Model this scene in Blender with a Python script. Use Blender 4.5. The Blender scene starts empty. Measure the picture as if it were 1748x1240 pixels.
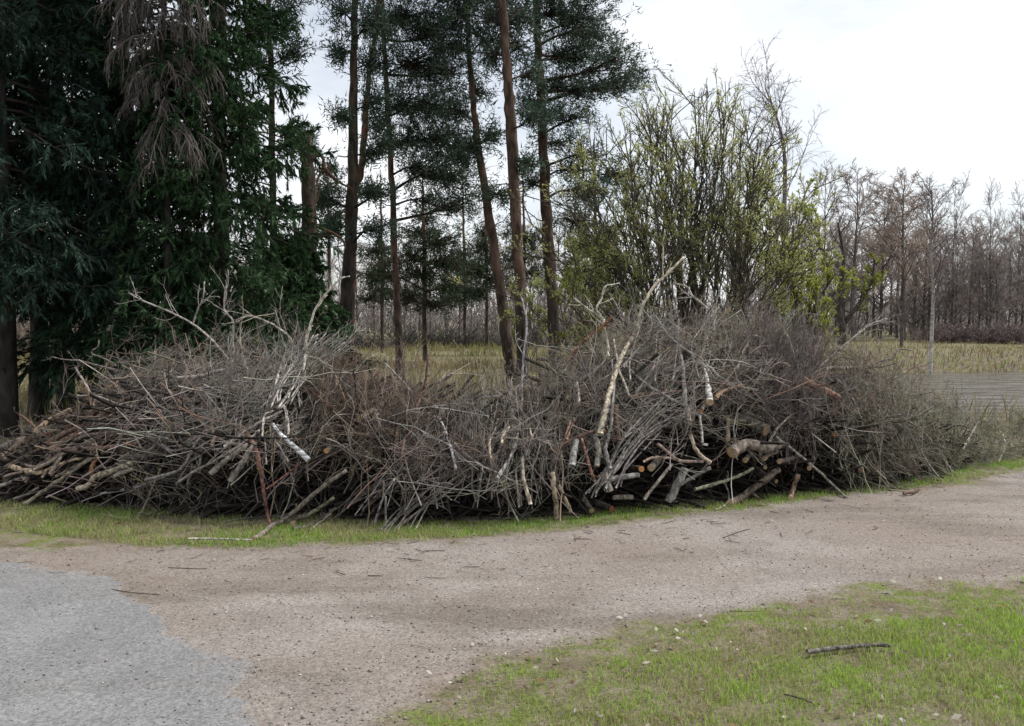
import bpy, math, random
import numpy as np
from mathutils import Vector, Matrix

rng = np.random.default_rng(7)
random.seed(7)
R_ = math.radians
sc = bpy.context.scene
col = sc.collection

# ------------------------------------------------------------------ camera
CAM_Z, FPX, CX, CY, HORIZON = 1.6, 1600.0, 874.0, 620.0, 540.0
PITCH = math.atan((CY - HORIZON) / FPX)
cam_d = bpy.data.cameras.new('camera'); cam = bpy.data.objects.new('camera', cam_d); col.objects.link(cam)
cam.location = (0, 0, CAM_Z); cam.rotation_euler = (math.pi / 2 - PITCH, 0, 0)
cam_d.sensor_width = 36; cam_d.lens = 36 * FPX / 1748; cam_d.clip_end = 3000; cam_d.clip_start = .05
sc.camera = cam

# ------------------------------------------------------------------ sky, sun, exposure
SUN_EL, SUN_AZ = R_(54), R_(68)          # high on the right, a little ahead of the camera, behind thin cloud
w = bpy.data.worlds.new('World'); sc.world = w; w.use_nodes = True
nt = w.node_tree; nt.nodes.clear()
N = nt.nodes.new
out = N('ShaderNodeOutputWorld'); bg = N('ShaderNodeBackground'); sky = N('ShaderNodeTexSky')
sky.sky_type = 'NISHITA'; sky.sun_disc = False; sky.sun_elevation = SUN_EL; sky.sun_rotation = SUN_AZ
tc = N('ShaderNodeTexCoord'); mp = N('ShaderNodeMapping'); mp.inputs['Scale'].default_value = (1.6, 1.6, 4.2)
mp.inputs['Location'].default_value = (.35, .1, .2)
no = N('ShaderNodeTexNoise'); no.inputs['Scale'].default_value = 1.7; no.inputs['Detail'].default_value = 6; no.inputs['Roughness'].default_value = .52
cr = N('ShaderNodeValToRGB'); cr.color_ramp.elements[0].position = .33; cr.color_ramp.elements[1].position = .64
cr.color_ramp.elements[0].color = (.42, .42, .42, 1); cr.color_ramp.elements[1].color = (1, 1, 1, 1)
mx = N('ShaderNodeMix'); mx.data_type = 'RGBA'
mx.inputs['B'].default_value = (11.0, 11.15, 11.4, 1)
L = nt.links.new
L(tc.outputs['Generated'], mp.inputs['Vector']); L(mp.outputs['Vector'], no.inputs['Vector']); L(no.outputs['Fac'], cr.inputs['Fac'])
L(cr.outputs['Color'], mx.inputs['Factor']); L(sky.outputs['Color'], mx.inputs['A']); L(mx.outputs['Result'], bg.inputs['Color'])
bg.inputs['Strength'].default_value = .095; L(bg.outputs['Background'], out.inputs['Surface'])
sun_d = bpy.data.lights.new('sun', 'SUN'); sun = bpy.data.objects.new('sun', sun_d); col.objects.link(sun)
sun_d.energy = 4.4; sun_d.angle = R_(9); sun_d.color = (1, .95, .88)
sdir = Vector((math.sin(SUN_AZ) * math.cos(SUN_EL), math.cos(SUN_AZ) * math.cos(SUN_EL), math.sin(SUN_EL)))
sun.rotation_euler = sdir.to_track_quat('Z', 'Y').to_euler(); sun.location = (10, 20, 30)
vs = sc.view_settings; vs.view_transform = 'Standard'; vs.look = 'None'; vs.exposure = 0.22; vs.gamma = 1; vs.use_curve_mapping = False
sc.render.engine = 'CYCLES'
sc.cycles.max_bounces = 6; sc.cycles.diffuse_bounces = 3; sc.cycles.transmission_bounces = 4; sc.cycles.glossy_bounces = 3
sc.cycles.use_denoising = True

# ------------------------------------------------------------------ pixel to place
FW = np.array((0, math.cos(PITCH), -math.sin(PITCH))); UP = np.array((0, math.sin(PITCH), math.cos(PITCH)))
def ray(px, py):
    d = FW + np.array(((px - CX) / FPX, 0, 0)) + UP * ((CY - py) / FPX)
    return d / d[1]
def at(px, py, Y): return np.array((0, 0, CAM_Z)) + ray(px, py) * Y
def gnd(px, py, z=0.0):
    d = ray(px, py); return np.array((0, 0, CAM_Z)) + d * ((z - CAM_Z) / d[2])

# ------------------------------------------------------------------ materials
def mat(name):
    m = bpy.data.materials.new(name); m.use_nodes = True
    nt = m.node_tree; nt.nodes.clear(); return m, nt, nt.nodes.new, nt.links.new
def wood_mat(name, scale=30, amount=.5, bump=.35, stretch=(1, 1, .25), rough=.9):
    m, nt, N, L = mat(name)
    o = N('ShaderNodeOutputMaterial'); b = N('ShaderNodeBsdfPrincipled'); a = N('ShaderNodeAttribute'); a.attribute_name = 'tint'
    tc = N('ShaderNodeTexCoord'); mp = N('ShaderNodeMapping'); mp.inputs['Scale'].default_value = stretch
    n = N('ShaderNodeTexNoise'); n.inputs['Scale'].default_value = scale; n.inputs['Detail'].default_value = 5; n.inputs['Roughness'].default_value = .65
    mr = N('ShaderNodeMapRange'); mr.inputs['From Min'].default_value = .36; mr.inputs['From Max'].default_value = .64
    mr.inputs['To Min'].default_value = 1 - amount; mr.inputs['To Max'].default_value = 1 + amount * .6
    x = N('ShaderNodeMix'); x.data_type = 'RGBA'; x.blend_type = 'MULTIPLY'; x.inputs['Factor'].default_value = 1
    bp = N('ShaderNodeBump'); bp.inputs['Strength'].default_value = bump; bp.inputs['Distance'].default_value = .02
    L(tc.outputs['Object'], mp.inputs['Vector']); L(mp.outputs['Vector'], n.inputs['Vector']); L(n.outputs['Fac'], mr.inputs['Value'])
    L(a.outputs['Color'], x.inputs['A']); L(mr.outputs['Result'], x.inputs['B']); L(x.outputs['Result'], b.inputs['Base Color'])
    L(n.outputs['Fac'], bp.inputs['Height']); L(bp.outputs['Normal'], b.inputs['Normal'])
    b.inputs['Roughness'].default_value = rough; b.inputs['Specular IOR Level'].default_value = .25
    L(b.outputs['BSDF'], o.inputs['Surface']); return m
def leaf_mat(name, trans):
    m, nt, N, L = mat(name)
    o = N('ShaderNodeOutputMaterial'); d = N('ShaderNodeBsdfDiffuse'); t = N('ShaderNodeBsdfTranslucent'); x = N('ShaderNodeMixShader')
    a = N('ShaderNodeAttribute'); a.attribute_name = 'tint'
    L(a.outputs['Color'], d.inputs['Color']); L(a.outputs['Color'], t.inputs['Color']); x.inputs['Fac'].default_value = trans
    L(d.outputs['BSDF'], x.inputs[1]); L(t.outputs['BSDF'], x.inputs[2]); L(x.outputs['Shader'], o.inputs['Surface']); return m
M_TWIG = wood_mat('twig_bark', 22, .35, .0)
M_BARK = wood_mat('branch_bark', 30, .75, 1.0, (1, 1, .6))
M_TRUNK = wood_mat('trunk_bark', 9, .7, .9, (1, 1, .35))
M_BIRCH = wood_mat('birch_bark', 14, .75, .2, (.5, .5, 2.5))
M_NEEDLE = leaf_mat('needle', .12)
M_LEAF = leaf_mat('young_leaf', .5)
M_GRASS = leaf_mat('grass_blade', .4)
M_STONE = wood_mat('pebble', 40, .2, .1, (1, 1, 1))

def cut_mat():
    m, nt, N, L = mat('sawn_wood')
    o = N('ShaderNodeOutputMaterial'); b = N('ShaderNodeBsdfPrincipled'); tc = N('ShaderNodeTexCoord'); a = N('ShaderNodeAttribute'); a.attribute_name = 'tint'
    sp = N('ShaderNodeSeparateXYZ'); cb = N('ShaderNodeCombineXYZ'); ln = N('ShaderNodeVectorMath'); ln.operation = 'LENGTH'
    n = N('ShaderNodeTexNoise'); n.inputs['Scale'].default_value = 35; n.inputs['Detail'].default_value = 4
    ad = N('ShaderNodeMath'); ad.operation = 'MULTIPLY_ADD'; ad.inputs[1].default_value = .02
    w = N('ShaderNodeMath'); w.operation = 'SINE'; k = N('ShaderNodeMath'); k.operation = 'MULTIPLY'; k.inputs[1].default_value = 900
    mr = N('ShaderNodeMapRange'); mr.inputs['From Min'].default_value = -1; mr.inputs['To Min'].default_value = .78; mr.inputs['To Max'].default_value = 1.08
    mr2 = N('ShaderNodeMapRange'); mr2.inputs['From Min'].default_value = .3; mr2.inputs['From Max'].default_value = .7; mr2.inputs['To Min'].default_value = .6; mr2.inputs['To Max'].default_value = 1.2
    x = N('ShaderNodeMix'); x.data_type = 'RGBA'; x.blend_type = 'MULTIPLY'; x.inputs['Factor'].default_value = 1
    y = N('ShaderNodeMix'); y.data_type = 'RGBA'; y.blend_type = 'MULTIPLY'; y.inputs['Factor'].default_value = 1
    L(tc.outputs['Object'], sp.inputs[0]); L(sp.outputs[0], cb.inputs[0]); L(sp.outputs[1], cb.inputs[1]); L(cb.outputs[0], ln.inputs[0])
    L(tc.outputs['Object'], n.inputs['Vector']); L(n.outputs['Fac'], ad.inputs[0]); L(ln.outputs['Value'], ad.inputs[2]); L(ad.outputs[0], k.inputs[0]); L(k.outputs[0], w.inputs[0])
    L(w.outputs[0], mr.inputs['Value']); L(n.outputs['Fac'], mr2.inputs['Value']); L(a.outputs['Color'], x.inputs['A']); L(mr.outputs['Result'], x.inputs['B'])
    L(x.outputs['Result'], y.inputs['A']); L(mr2.outputs['Result'], y.inputs['B']); L(y.outputs['Result'], b.inputs['Base Color'])
    b.inputs['Roughness'].default_value = .85; L(b.outputs['BSDF'], o.inputs['Surface']); return m
M_CUT = cut_mat()

def ground_mat(name, cols, scales, attr_mix=None, bump=.4, bscale=90, speck=True, patch=None):
    """three noises mix a list of (r,g,b) tones; attr_mix = (other tones) blended in by the vertex attribute 'edge'"""
    m, nt, N, L = mat(name)
    o = N('ShaderNodeOutputMaterial'); b = N('ShaderNodeBsdfPrincipled'); tc = N('ShaderNodeTexCoord')
    def noise(s, d=6, r=.6, st=None):
        n = N('ShaderNodeTexNoise'); n.inputs['Scale'].default_value = s; n.inputs['Detail'].default_value = d; n.inputs['Roughness'].default_value = r
        if st: mp = N('ShaderNodeMapping'); mp.inputs['Scale'].default_value = st; mp.inputs['Rotation'].default_value = (0, 0, -.12); L(tc.outputs['Object'], mp.inputs[0]); L(mp.outputs[0], n.inputs['Vector'])
        else: L(tc.outputs['Object'], n.inputs['Vector'])
        return n.outputs['Fac']
    def ramp(f, lo, hi):
        r = N('ShaderNodeMapRange'); r.interpolation_type = 'SMOOTHSTEP'; r.inputs['From Min'].default_value = lo; r.inputs['From Max'].default_value = hi; L(f, r.inputs['Value']); return r.outputs['Result']
    def mix(f, A, B, mode='MIX'):
        x = N('ShaderNodeMix'); x.data_type = 'RGBA'; x.blend_type = mode
        if isinstance(f, float): x.inputs['Factor'].default_value = f
        else: L(f, x.inputs['Factor'])
        for s, v in (('A', A), ('B', B)):
            if isinstance(v, tuple): x.inputs[s].default_value = (*v, 1)
            else: L(v, x.inputs[s])
        return x.outputs['Result']
    def tones(cs, ss):
        c = cs[0]
        for k in range(1, len(cs)): c = mix(ramp(noise(ss[k - 1]), .42, .62), c, cs[k])
        return c
    c = tones(cols, scales)
    if patch: c = mix(ramp(noise(.9, 6, .65, (.4, 1.3, 1)), .47, .64), c, mix(float(.62), c, patch))
    if attr_mix:
        e = N('ShaderNodeAttribute'); e.attribute_name = 'edge'
        ad = N('ShaderNodeMath'); ad.operation = 'MULTIPLY_ADD'; ad.inputs[1].default_value = 1.3; L(noise(4.5, 8, .7), ad.inputs[0]); L(e.outputs['Fac'], ad.inputs[2])
        c = mix(ramp(ad.outputs[0], .55, .95), tones(*attr_mix), c)
    if speck:
        v = N('ShaderNodeTexVoronoi'); v.inputs['Scale'].default_value = 95; L(tc.outputs['Object'], v.inputs['Vector'])
        g = N('ShaderNodeRGBToBW'); L(v.outputs['Color'], g.inputs[0])
        mr = N('ShaderNodeMapRange'); mr.inputs['To Min'].default_value = .62; mr.inputs['To Max'].default_value = 1.33; L(g.outputs[0], mr.inputs['Value'])
        c = mix(1.0, c, mr.outputs['Result'], 'MULTIPLY')
        fine = N('ShaderNodeMapRange'); fine.inputs['From Min'].default_value = .3; fine.inputs['From Max'].default_value = .7; fine.inputs['To Min'].default_value = .8; fine.inputs['To Max'].default_value = 1.18
        L(noise(38, 6, .75), fine.inputs['Value']); c = mix(1.0, c, fine.outputs['Result'], 'MULTIPLY')
    bp = N('ShaderNodeBump'); bp.inputs['Strength'].default_value = bump; bp.inputs['Distance'].default_value = .02; L(noise(bscale, 8, .7), bp.inputs['Height'])
    L(bp.outputs['Normal'], b.inputs['Normal']); L(c, b.inputs['Base Color'])
    b.inputs['Roughness'].default_value = .95; b.inputs['Specular IOR Level'].default_value = .15
    L(b.outputs['BSDF'], o.inputs['Surface']); return m
SOIL = ([(.135, .11, .08), (.095, .075, .052), (.11, .135, .035), (.17, .145, .11)], [1.6, 2.6, 7])
GRAVEL = ([(.212, .19, .174), (.175, .155, .14), (.235, .213, .197), (.195, .166, .146)], [.7, 1.7, .45])
M_GROUND = ground_mat('soil_and_turf', *SOIL, bump=.6)
M_GRAVEL = ground_mat('pinkish_gravel', *GRAVEL, attr_mix=SOIL, bump=.5, bscale=60, patch=(.11, .093, .078))
M_ASPHALT = ground_mat('worn_asphalt', [(.18, .181, .185), (.166, .167, .171), (.193, .194, .197)], [.8, 2.2], attr_mix=GRAVEL, bump=.35, bscale=150, patch=(.15, .149, .149))

def water_mat():
    m, nt, N, L = mat('pond_water')
    o = N('ShaderNodeOutputMaterial'); b = N('ShaderNodeBsdfPrincipled'); tc = N('ShaderNodeTexCoord'); mp = N('ShaderNodeMapping'); mp.inputs['Scale'].default_value = (.3, 1.1, 1)
    n = N('ShaderNodeTexNoise'); n.inputs['Scale'].default_value = 1.8; n.inputs['Detail'].default_value = 2
    bp = N('ShaderNodeBump'); bp.inputs['Strength'].default_value = .8; bp.inputs['Distance'].default_value = .3
    L(tc.outputs['Object'], mp.inputs[0]); L(mp.outputs[0], n.inputs['Vector']); L(n.outputs['Fac'], bp.inputs['Height']); L(bp.outputs[0], b.inputs['Normal'])
    b.inputs['Base Color'].default_value = (.06, .05, .035, 1); b.inputs['Roughness'].default_value = .19; b.inputs['IOR'].default_value = 1.33
    L(b.outputs[0], o.inputs[0]); return m
M_WATER = water_mat()
def plain(name, c, rough=.8):
    m, nt, N, L = mat(name)
    o = N('ShaderNodeOutputMaterial'); b = N('ShaderNodeBsdfPrincipled'); n = N('ShaderNodeTexNoise'); n.inputs['Scale'].default_value = 3
    mr = N('ShaderNodeMapRange'); mr.inputs['To Min'].default_value = .75; mr.inputs['To Max'].default_value = 1.2; L(n.outputs['Fac'], mr.inputs['Value'])
    x = N('ShaderNodeMix'); x.data_type = 'RGBA'; x.blend_type = 'MULTIPLY'; x.inputs['Factor'].default_value = 1; x.inputs['A'].default_value = (*c, 1)
    L(mr.outputs[0], x.inputs['B']); L(x.outputs['Result'], b.inputs['Base Color']); b.inputs['Roughness'].default_value = rough; L(b.outputs[0], o.inputs[0]); return m

# ------------------------------------------------------------------ mesh helpers
def unit(v): return v / np.maximum(np.linalg.norm(v, axis=-1, keepdims=True), 1e-9)
def rnd(*s): return rng.random(s)
def nrm(*s): return rng.standard_normal(s)
def uni(a, b, *s): return a + (b - a) * rng.random(s)

class MB:
    """collects vertices, faces and a colour for each vertex; build() links them as one mesh object"""
    def __init__(s): s.V, s.F, s.T, s.n = [], [], [], 0
    def add(s, V, F, tint):
        V = np.asarray(V, float).reshape(-1, 3); F = np.asarray(F, int)
        T = np.empty((len(V), 3)); T[:] = tint
        s.V.append(V); s.F.append(F + s.n); s.T.append(T); s.n += len(V); return s
    def mesh(s, name, m, smooth=True, origin=None):
        V = np.concatenate(s.V); T = np.concatenate(s.T)
        if origin is not None: V = V - np.asarray(origin)
        me = bpy.data.meshes.new(name); me.vertices.add(len(V)); me.vertices.foreach_set('co', V.astype(np.float32).ravel())
        sizes = np.concatenate([np.full(len(f), f.shape[1]) for f in s.F]); loops = np.concatenate([f.ravel() for f in s.F])
        me.loops.add(len(loops)); me.loops.foreach_set('vertex_index', loops.astype(np.int32))
        me.polygons.add(len(sizes)); st = np.concatenate(([0], np.cumsum(sizes)[:-1]))
        me.polygons.foreach_set('loop_start', st.astype(np.int32))
        if smooth: me.polygons.foreach_set('use_smooth', np.ones(len(sizes), bool))
        at_ = me.attributes.new('tint', 'FLOAT_COLOR', 'POINT')
        at_.data.foreach_set('color', np.concatenate([T, np.ones((len(T), 1))], 1).astype(np.float32).ravel())
        me.update(calc_edges=True); me.materials.append(m); return me
    def build(s, name, m, parent=None, smooth=True, origin=None):
        me = s.mesh(name, m, smooth, origin)
        return link(name, me, parent, (0, 0, 0) if origin is None else tuple(origin))
def link(name, me, parent=None, loc=(0, 0, 0)):
    o = bpy.data.objects.new(name, me); col.objects.link(o); o.location = loc
    if parent: o.parent = parent
    return o
def tag(o, label=None, cat=None, group=None, kind=None):
    for k, v in (('label', label), ('category', cat), ('group', group), ('kind', kind)):
        if v: o[k] = v
    return o

def tubes(P, R, sides=4):
    P = np.asarray(P, float); M, n, _ = P.shape; R = np.broadcast_to(np.asarray(R, float), (M, n))
    t = unit(np.gradient(P, axis=1)); mean = unit(P[:, -1] - P[:, 0] + 1e-6)
    ref = np.zeros((M, 3)); ref[np.arange(M), np.argmin(np.abs(mean), axis=1)] = 1
    u = unit(np.cross(t, ref[:, None, :])); v = np.cross(t, u)
    a = np.arange(sides) * 2 * math.pi / sides
    ring = P[:, :, None, :] + R[:, :, None, None] * (np.cos(a)[None, None, :, None] * u[:, :, None, :] + np.sin(a)[None, None, :, None] * v[:, :, None, :])
    V = ring.reshape(-1, 3)
    base = (np.arange(M) * n * sides)[:, None, None] + (np.arange(n - 1) * sides)[None, :, None]
    k = np.arange(sides)[None, None, :]; k2 = (k + 1) % sides
    F = np.stack([base + k, base + k2, base + k2 + sides, base + k + sides], -1).reshape(-1, 4)
    return V, F
def spikes(P, R):
    """the finest twigs: slim three-sided points"""
    M = len(P); a, b = P[:, 0], P[:, -1]; t = unit(b - a); u = unit(np.cross(t, nrm(M, 3))); v = np.cross(t, u); R = np.broadcast_to(np.asarray(R, float), (M,))[:, None]
    V = np.stack([a + R * u, a + R * (-.5 * u + .866 * v), a + R * (-.5 * u - .866 * v), b], 1).reshape(-1, 3); o = (np.arange(M) * 4)[:, None]
    return V, np.concatenate([o + np.array([[0, 1, 3]]), o + np.array([[1, 2, 3]]), o + np.array([[2, 0, 3]])])
def shoots(base, d, length, n=5, wob=.18, lift=0.0):
    M = len(base); P = np.zeros((M, n, 3)); P[:, 0] = base; d = unit(d); st = (np.asarray(length) / (n - 1))[:, None]
    for i in range(1, n):
        d = unit(d + wob * nrm(M, 3) + np.array((0, 0, 1.0)) * lift)
        P[:, i] = P[:, i - 1] + d * st
    return P
def along(P, idx, t):
    n = P.shape[1]; f = t * (n - 1); i = np.minimum(f.astype(int), n - 2); g = (f - i)[:, None]
    a, b = P[idx, i], P[idx, i + 1]; return a * (1 - g) + b * g, unit(b - a)
def kids(P, k, tmin, tmax, ang, ratio, n=4, wob=.2, lift=0.0, bias=None):
    """k children for each axis: returns points, parent index, place along the parent"""
    M = len(P); idx = np.repeat(np.arange(M), k); t = uni(tmin, tmax, M * k)
    b, tan = along(P, idx, t); q = unit(np.cross(tan, nrm(M * k, 3))); a = ang * uni(.6, 1.3, M * k)
    d = np.cos(a)[:, None] * tan + np.sin(a)[:, None] * q
    if bias is not None: d = d + np.asarray(bias)
    plen = np.linalg.norm(np.diff(P, axis=1), axis=2).sum(1)[idx]
    ln = plen * ratio * uni(.5, 1.2, M * k) * (1.15 - .6 * t)
    return shoots(b, d, ln, n, wob, lift), idx, t
def taper(r0, r1, n): return r0[:, None] + (r1 - r0)[:, None] * np.linspace(0, 1, n)[None, :] ** .9
def vary(c, M, a=.25, b=.03): return np.clip(np.asarray(c)[None, :] * (1 + a * uni(-1, 1, M, 1)) * (1 + b * nrm(M, 3)), .005, .9)
def blades(base, h, wd, lean, tint, bend=.5):
    M = len(base); az = uni(0, 2 * math.pi, M); s = np.stack([np.cos(az), np.sin(az), np.zeros(M)], 1)
    az2 = uni(0, 2 * math.pi, M); l = np.stack([np.cos(az2), np.sin(az2), np.zeros(M)], 1) * (lean * h)[:, None]
    up = np.array((0, 0, 1.0)) * h[:, None]; hw = s * wd[:, None] * .5
    v0, v1 = base - hw, base + hw; m = base + up * .55 + l * .3; v2, v3 = m + hw * .75, m - hw * .75; v4 = base + up + l
    V = np.stack([v0, v1, v2, v3, v4], 1).reshape(-1, 3); o = (np.arange(M) * 5)[:, None]
    return V, o + np.array([[0, 1, 2, 3]]), o + np.array([[3, 2, 4]]), np.repeat(tint, 5, axis=0)
def add_blades(mb, *a):
    V, Q, T, c = blades(*a); n = mb.n; mb.add(V, Q, c); mb.F.append(T + n)
def needles(base, d, ln, wd):
    """thin triangles from base along d"""
    M = len(base); q = unit(np.cross(d, nrm(M, 3))) * (wd * .5)[:, None]
    V = np.stack([base - q, base + q, base + unit(d) * ln[:, None]], 1).reshape(-1, 3); return V, np.arange(3 * M).reshape(-1, 3)
def leaves(base, d, ln, wd):
    M = len(base); d = unit(d); q = unit(np.cross(d, nrm(M, 3))) * (wd * .5)[:, None]; l = d * ln[:, None]
    V = np.stack([base, base + l * .5 + q, base + l, base + l * .5 - q], 1).reshape(-1, 3); return V, np.arange(4 * M).reshape(-1, 4)
def smooth_line(P, per=4):
    P = np.asarray(P, float); Q = np.concatenate([[2 * P[0] - P[1]], P, [2 * P[-1] - P[-2]]]); o = []
    for i in range(1, len(Q) - 2):
        for t in np.arange(per) / per:
            o.append(.5 * ((2 * Q[i]) + (-Q[i - 1] + Q[i + 1]) * t + (2 * Q[i - 1] - 5 * Q[i] + 4 * Q[i + 1] - Q[i + 2]) * t * t + (-Q[i - 1] + 3 * Q[i] - 3 * Q[i + 1] + Q[i + 2]) * t ** 3))
    o.append(P[-1]); return np.array(o)
def vnoise(x, y, s, seed=0):
    """smooth value noise, 0..1"""
    x, y = np.asarray(x) * s + seed * 17.3, np.asarray(y) * s + seed * 9.1
    xi, yi = np.floor(x), np.floor(y); f, g = x - xi, y - yi; f = f * f * (3 - 2 * f); g = g * g * (3 - 2 * g)
    h = lambda a, b: np.modf(np.abs(np.sin(a * 127.1 + b * 311.7 + seed) * 43758.5453))[0]
    return (h(xi, yi) * (1 - f) + h(xi + 1, yi) * f) * (1 - g) + (h(xi, yi + 1) * (1 - f) + h(xi + 1, yi + 1) * f) * g

# ------------------------------------------------------------------ ground, path, asphalt, water
def pond_depth(x, y):
    x, y = np.asarray(x, float), np.asarray(y, float); wv = (vnoise(x, y, .35, 3) - .5) * .16
    a = ((np.abs((x - 27.5) / 20.5)) ** 3 + (np.abs((y - 26.3) / 11.4)) ** 3) ** (1 / 3) + wv * .6
    b = ((np.abs((x + 20) / 10)) ** 3 + (np.abs((y - 24.6) / 2.9)) ** 3) ** (1 / 3) + wv
    da = (1 - a) * 11.2; db = (1 - b) * 2.9
    return np.maximum(da, db)
WATER_Z = -.7
def ground_z(x, y):
    x, y = np.asarray(x, float), np.asarray(y, float); d = pond_depth(x, y)
    s = np.clip((d + 3.2) / 4.2, 0, 1); s = s * s * (3 - 2 * s)
    far = np.clip((y - 12) / 6, 0, 1)
    return -1.15 * s * far + far * .18 * (vnoise(x, y, .22, 1) - .5) + far * .06 * (vnoise(x, y, .9, 2) - .5)
def warp(n, lo, hi, c, fine):
    t = np.linspace(-1, 1, n); v = np.sign(t) * (np.abs(t) * fine + (1 - fine) * np.abs(t) ** 4)
    return np.where(v < 0, c + v * (c - lo), c + v * (hi - c))
gx = warp(190, -900, 900, 0, .06); gy = np.concatenate([np.linspace(-12, 12, 24, endpoint=False), np.linspace(12, 70, 130, endpoint=False), np.geomspace(70, 1800, 40)])
X, Y = np.meshgrid(gx, gy); Z = ground_z(X, Y)
nx, ny = len(gx), len(gy); i = np.arange(nx - 1)[None, :] + (np.arange(ny - 1) * nx)[:, None]; i = i.ravel()
tag(MB().add(np.stack([X, Y, Z], -1), np.stack([i, i + 1, i + 1 + nx, i + nx], -1), (.2, .2, .2)).build('ground', M_GROUND), 'flat earth and turf running back to the pond banks', kind='structure')
for nm, (x0, x1, y0, y1), lb in (('water', (3, 56, 13, 41), 'brown rippled pond behind the right end of the pile'), ('water', (-34, -8, 19, 30), 'pale strip of water seen between the spruce trunks')):
    tag(MB().add([(x0, y0, WATER_Z), (x1, y0, WATER_Z), (x1, y1, WATER_Z), (x0, y1, WATER_Z)], [[0, 1, 2, 3]], (.1, .1, .1)).build(nm, M_WATER), lb, kind='structure')

FAR_EDGE = [(0, 936), (150, 937), (300, 937), (430, 938), (600, 931), (800, 918), (950, 905), (1100, 890), (1250, 873), (1400, 853), (1550, 836), (1650, 821), (1748, 805)]
NEAR_EDGE = [(690, 1240), (745, 1195), (850, 1128), (950, 1098), (1080, 1073), (1250, 1048), (1400, 1025), (1550, 1005), (1748, 984)]
ASPH_EDGE = [(0, 957), (70, 968), (150, 985), (215, 1008), (238, 1034), (300, 1062), (345, 1090), (400, 1140), (436, 1200), (446, 1240)]
fe = [gnd(*p)[:2] for p in FAR_EDGE]; ne = [gnd(*p)[:2] for p in NEAR_EDGE]; ae = [gnd(*p)[:2] for p in ASPH_EDGE]
def ext(a, b, k): return b + (b - a) / np.linalg.norm(b - a) * k
path_poly = np.array([(-14, fe[0][1] + .1)] + fe + [ext(fe[-2], fe[-1], 12), ext(ne[-2], ne[-1], 12)] + ne[::-1] + [(ne[0][0] - .35, 2.2), (ne[0][0] - .7, -5), (-14, -5)])
asph_poly = np.array([(-14, ae[0][1] + .15)] + ae + [(ae[-1][0] - .05, 2.2), (ae[-1][0] - .2, -5), (-14, -5)])
def signed(poly, x, y):
    """distance to the outline, positive inside"""
    x, y = np.asarray(x, float), np.asarray(y, float); d = np.full(x.shape, 1e9); ins = np.zeros(x.shape, bool)
    for a, b in zip(poly, np.roll(poly, -1, 0)):
        e = b - a; t = np.clip(((x - a[0]) * e[0] + (y - a[1]) * e[1]) / (e @ e), 0, 1)
        d = np.minimum(d, np.hypot(x - a[0] - t * e[0], y - a[1] - t * e[1]))
        c = ((a[1] > y) != (b[1] > y)); xx = a[0] + (y - a[1]) / (e[1] if abs(e[1]) > 1e-12 else 1e-12) * e[0]; ins ^= c & (x < xx)
    return np.where(ins, d, -d)
def sheet(name, poly, z, m, margin, soft, label, step=.11):
    x0, y0 = poly.min(0) - .4; x1, y1 = poly.max(0) + .4; x0, x1 = max(x0, -14), min(x1, 14); y0 = max(y0, -5)
    gx, gy = np.arange(x0, x1, step), np.arange(y0, y1, step); X, Y = np.meshgrid(gx, gy); s = signed(poly, X, Y) + (vnoise(X, Y, 2.2, 5) - .5) * soft + (vnoise(X, Y, 7, 6) - .5) * soft * .6
    nx = len(gx); i = (np.arange(nx - 1)[None, :] + (np.arange(len(gy) - 1) * nx)[:, None]).ravel(); keep = s.ravel()[i] > -margin
    i = i[keep]; F = np.stack([i, i + 1, i + 1 + nx, i + nx], -1)
    used, inv = np.unique(F, return_inverse=True); zz = z - np.clip((-s.ravel() - margin + .1) / .1, 0, 1) * (z + .008); V = np.stack([X.ravel(), Y.ravel(), zz], -1)[used]
    o = MB().add(V, inv.reshape(F.shape), (.3, .3, .3)).build(name, m)
    e = o.data.attributes.new('edge', 'FLOAT', 'POINT'); e.data.foreach_set('value', np.clip(s.ravel()[used] / soft * .5 + .1, -1, 1).astype(np.float32))
    return tag(o, label, kind='structure')
sheet('gravel_path', path_poly, .004, M_GRAVEL, .16, .3, 'pinkish grey gravel path curving past the brush pile')
sheet('asphalt_drive', asph_poly, .008, M_ASPHALT, .08, .2, 'worn grey asphalt patch joining the gravel path')

# ------------------------------------------------------------------ the pile's shape
PB = np.array([(-300, 850), (0, 866), (150, 876), (300, 890), (430, 903), (560, 902), (700, 911), (800, 911), (930, 901), (1050, 886), (1200, 873), (1330, 857), (1450, 845), (1560, 826), (1640, 806), (1748, 786), (1950, 762)], float)
PT = np.array([(-300, 800), (-60, 790), (0, 765), (60, 722), (130, 690), (200, 655), (280, 622), (400, 628), (480, 612), (560, 615), (620, 650), (700, 682), (800, 690), (900, 680), (960, 640), (1010, 590), (1100, 570), (1200, 560), (1300, 575), (1380, 605), (1450, 620), (1520, 655), (1600, 690), (1680, 715), (1748, 712), (1950, 715)], float)
RIDGE = 1.3
def pile_base(px):
    py = np.interp(px, PB[:, 0], PB[:, 1]); c, s = math.cos(PITCH), math.sin(PITCH); yc = (CY - py) / FPX
    dy, dz = c + yc * s, -s + yc * c; k = -CAM_Z / dz; xx = (px - CX) / FPX
    B = np.stack([xx * k, dy * k], -1); hd = unit(B); return B, hd
def pile_height(px):
    B, hd = pile_base(px); P = B + hd * RIDGE; py = np.interp(px, PT[:, 0], PT[:, 1]); yc = (CY - py) / FPX
    c, s = math.cos(PITCH), math.sin(PITCH); return np.maximum(CAM_Z + (-s + yc * c) / (c + yc * s) * P[:, 1], .15)
def front(u): u = np.clip(u, 0, 1); return .34 * (1 - u) ** 2.2 + 1.2 * u ** 1.8
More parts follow.
